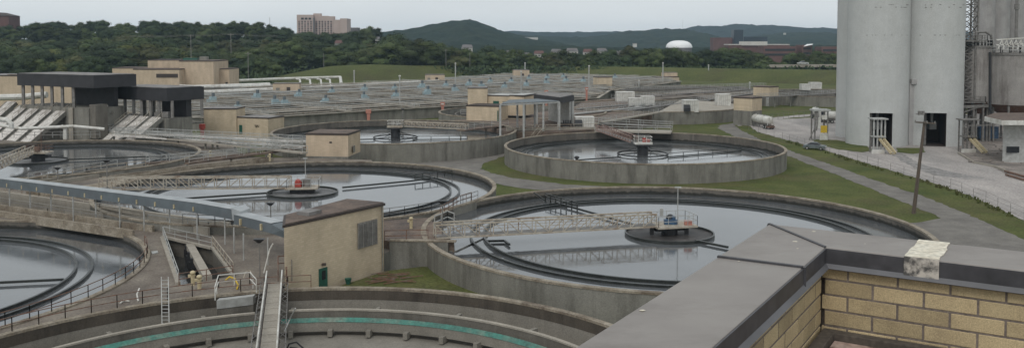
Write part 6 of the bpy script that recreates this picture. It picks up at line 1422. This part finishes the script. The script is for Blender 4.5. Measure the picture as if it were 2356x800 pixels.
def slab(pl, z0, z1, nm, m, bevel=0, lab=None): return part(nm, MB().prism(pl, z0, z1), m, t, bevel=bevel, label=lab)
tk = .1; tilt = .012
def arm_poly(e, o, s0, s1, w0=0., w1=CW, miter=False): return [K+e*s0+o*w0, K+e*s1+o*w0, K+e*s1+o*w1, K+e*s0+o*w1]
slab([K, K+e1*L1, K+e1*L1+o1*CW, OC], ZTOP-tk, ZTOP, 'coping', 'coping', .008, 'right arm of the metal coping')
slab([K, OC, K+e2*.62+o2*CW2, K+e2*.62], ZTOP-tk, ZTOP-.001, 'coping', 'coping', .008, 'corner piece of the metal coping'); slab([K+e2*.624, K+e2*.624+o2*CW2, K+e2*L2+o2*CW2, K+e2*L2], ZTOP-tk-.002, ZTOP-.004, 'coping', 'coping', .008, 'left arm of the metal coping')
for e, o, L in ((e1, -o1, L1), (e2, -o2, L2)):
    part('fascia', MB().prism([K+o*.003+e*.003, K+e*L+o*.003, K+e*L+o*.012, K+e*.012+o*.012], ZTOP-.105, ZTOP-.006), 'fascia', t)
    # kicked drip edge
    a, b = K+e*.012, K+e*L; z0 = ZTOP-.104
    part('drip_edge', MB().add([P3(a+o*.012, z0), P3(b+o*.012, z0), P3(b+o*.035, z0-.028), P3(a+e*.023+o*.035, z0-.028), P3(a+o*.006, z0-.004), P3(b+o*.006, z0-.004), P3(b+o*.03, z0-.033), P3(a+e*.02+o*.03, z0-.033)], [(0, 1, 2, 3), (7, 6, 5, 4), (0, 4, 5, 1), (1, 5, 6, 2), (2, 6, 7, 3), (3, 7, 4, 0)]), 'drip', t)
    o_ = -o; cw_ = CW if e is e1 else CW2; q0_ = OC-K-o_*(OC-K).dot(o_); part('outer_fascia', MB().prism([K+q0_+o_*(cw_+.002), K+e*L+o_*(cw_+.002), K+e*L+o_*(cw_+.012), K+q0_+o_*(cw_+.012)], ZTOP-.14, ZTOP-.03), 'fascia', t)
# seams
sm = MB(); sm.bar(P3(K, ZTOP+.001), P3(OC, ZTOP+.001), .022, .012); sm.bar(P3(OC, ZTOP+.001), P3(OC+(o1+o2)*.02, ZTOP-.04), .02, .012); part('miter_seam', sm, 'fascia', t)
s_ = (W(1846, 614, ZTOP).xy-K).dot(e2); sm = MB(); sm.bar(P3(K+e2*.622-o2*.004, ZTOP+.001), P3(K+e2*.622+o2*CW2, ZTOP+.001), .026, .014); sm.bar(P3(K+e2*.622-o2*.014, ZTOP), P3(K+e2*.622-o2*.014, ZTOP-.12), .018, .01); part('standing_seam', sm, 'fascia', t)
sA_ = (W(2082, 590, ZTOP).xy-K).dot(e1); sB_ = (W(2160, 600, ZTOP).xy-K).dot(e1)
pt_ = MB(); rq = random.Random(4); q = []
for i in range(11): q.append(K+e1*(sA_+rq.uniform(-.006, .006))+o1*(CW*i/10*1.0-.004))
for i in range(11): q.append(K+e1*(sB_+rq.uniform(-.008, .008))+o1*(CW*(1-i/10)-.004))
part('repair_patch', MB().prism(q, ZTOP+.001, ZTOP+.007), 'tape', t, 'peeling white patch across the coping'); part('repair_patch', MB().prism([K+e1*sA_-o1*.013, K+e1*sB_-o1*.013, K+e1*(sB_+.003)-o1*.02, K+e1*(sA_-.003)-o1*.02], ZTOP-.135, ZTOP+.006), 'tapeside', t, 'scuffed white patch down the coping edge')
sp = MB()
for (u, v, s) in ((1829, 555, .014), (1835, 571, .006), (1872, 532, .012), (1478, 713, .013), (1700, 600, .006), (1990, 560, .005)):
    p = W(u, v, ZTOP); sp.ball((p.x, p.y, ZTOP), s*1.3, s*.8, s*.25, 8, 5)
part('droppings', sp, 'tape', t, 'small white spots on the coping')
# bricks
BH, BL, J = .0915, .293, .0125; zb_top = ZTOP-.118
for e, o, L, sh, s00 in ((e1, o1, L1, 0, .0), (e2, o2, L2, 1, .0)):
    bk = MB(); row = 0; z = zb_top
    while z > ZTOP-2.2:
        s = -.0 - ((row+sh) % 2)*.15+.0
        s = -.155 if (row+sh) % 2 == 0 else 0.0
        while s < L:
            a0_, a1_ = max(s, -.019), min(s+BL, L)
            if a1_-a0_ > .03:
                d = random.uniform(0, .003); jz = random.uniform(-.001, .001)
                bk.prism([K+e*a0_+o*(.02+d), K+e*a1_+o*(.02+d), K+e*a1_+o*.06, K+e*a0_+o*.06] if True else [], z-BH+jz, z+jz)
            s += BL+J
        z -= BH+J; row += 1
    part('brick_face', bk, 'ybrick', t, bevel=.004)
    part('mortar_bed', MB().prism([K+e*.0+o*.0245, K+e*L+o*.0245, K+e*L+o*(CW2-.04), K+e*-.3+o*(CW2-.04)], ZTOP-2.4, ZTOP-tk-.004), 'mortar', t)
# timber ledge under four courses
zl = zb_top-4*(BH+J)-.005
for i, (e, o, L, m) in enumerate(((e1, -o1, L1, 'board'), (e2, -o2, L2, 'board'))):
    w = .085
    t_ = MB().prism([K+(e1+e2)*0+e*.0+o*0, K+e*L, K+e*L+o*w, K+e*w+o*w], zl-.06, zl)
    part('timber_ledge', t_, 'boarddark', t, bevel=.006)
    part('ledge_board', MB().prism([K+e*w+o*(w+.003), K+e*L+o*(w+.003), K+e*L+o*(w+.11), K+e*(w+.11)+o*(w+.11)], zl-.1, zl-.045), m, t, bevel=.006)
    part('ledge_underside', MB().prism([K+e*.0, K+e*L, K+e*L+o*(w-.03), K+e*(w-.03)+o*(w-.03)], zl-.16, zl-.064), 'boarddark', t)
    for k in range(1, 8):
        p = K+e*(.42*k+.1)+o*(w+.055); part('bolt', MB().ball((p.x, p.y, zl-.041), .016, .016, .012, 10, 6).cyl(p.x, p.y, zl-.044, zl-.041, .026, 12), 'drip', t)
fl = MB().prism([K+e1*.0, K+e1*L1, K+e1*L1+e2*6, K+e2*L2], ZTOP-2.3, ZTOP-1.2); part('flat_roof', fl, 'boarddark', t)
bd = MB().prism([OC-(o1+o2)*.05, K+e1*(L1)+o1*(CW-.05), K+e1*L1+e2*L2, K+e2*L2+o2*(CW2-.05)], -.1, ZTOP-2.41); part('building_wall', bd, 'brick', t)
# ================================================================ HAZE
hz = MB().box(0, 2420, 54, 7000, 5100, 114) ; 
hm = bpy.data.materials.new('haze'); hm.use_nodes = True; N = hm.node_tree; N.nodes.clear(); ho = N.nodes.new('ShaderNodeOutputMaterial'); pv = N.nodes.new('ShaderNodeVolumePrincipled'); pv.inputs['Color'].default_value = (.62, .82, 1, 1); pv.inputs['Density'].default_value = HAZE; N.links.new(pv.outputs[0], ho.inputs['Volume'])
M['haze'] = hm
if HAZE: o = mesh_ob('haze', hz, 'haze'); o['kind'] = 'stuff'; o['label'] = 'thin bluish haze over the distant hills'
for o in C.objects:
    if o.type == 'MESH' and o.parent is None and 'kind' not in o and 'category' not in o: print('UNTAGGED', o.name)

for o in C.objects:
    if 'label' in o and not o.parent and not 4 <= len(o['label'].split()) <= 16: print('LABEL', len(o['label'].split()), o['label'])
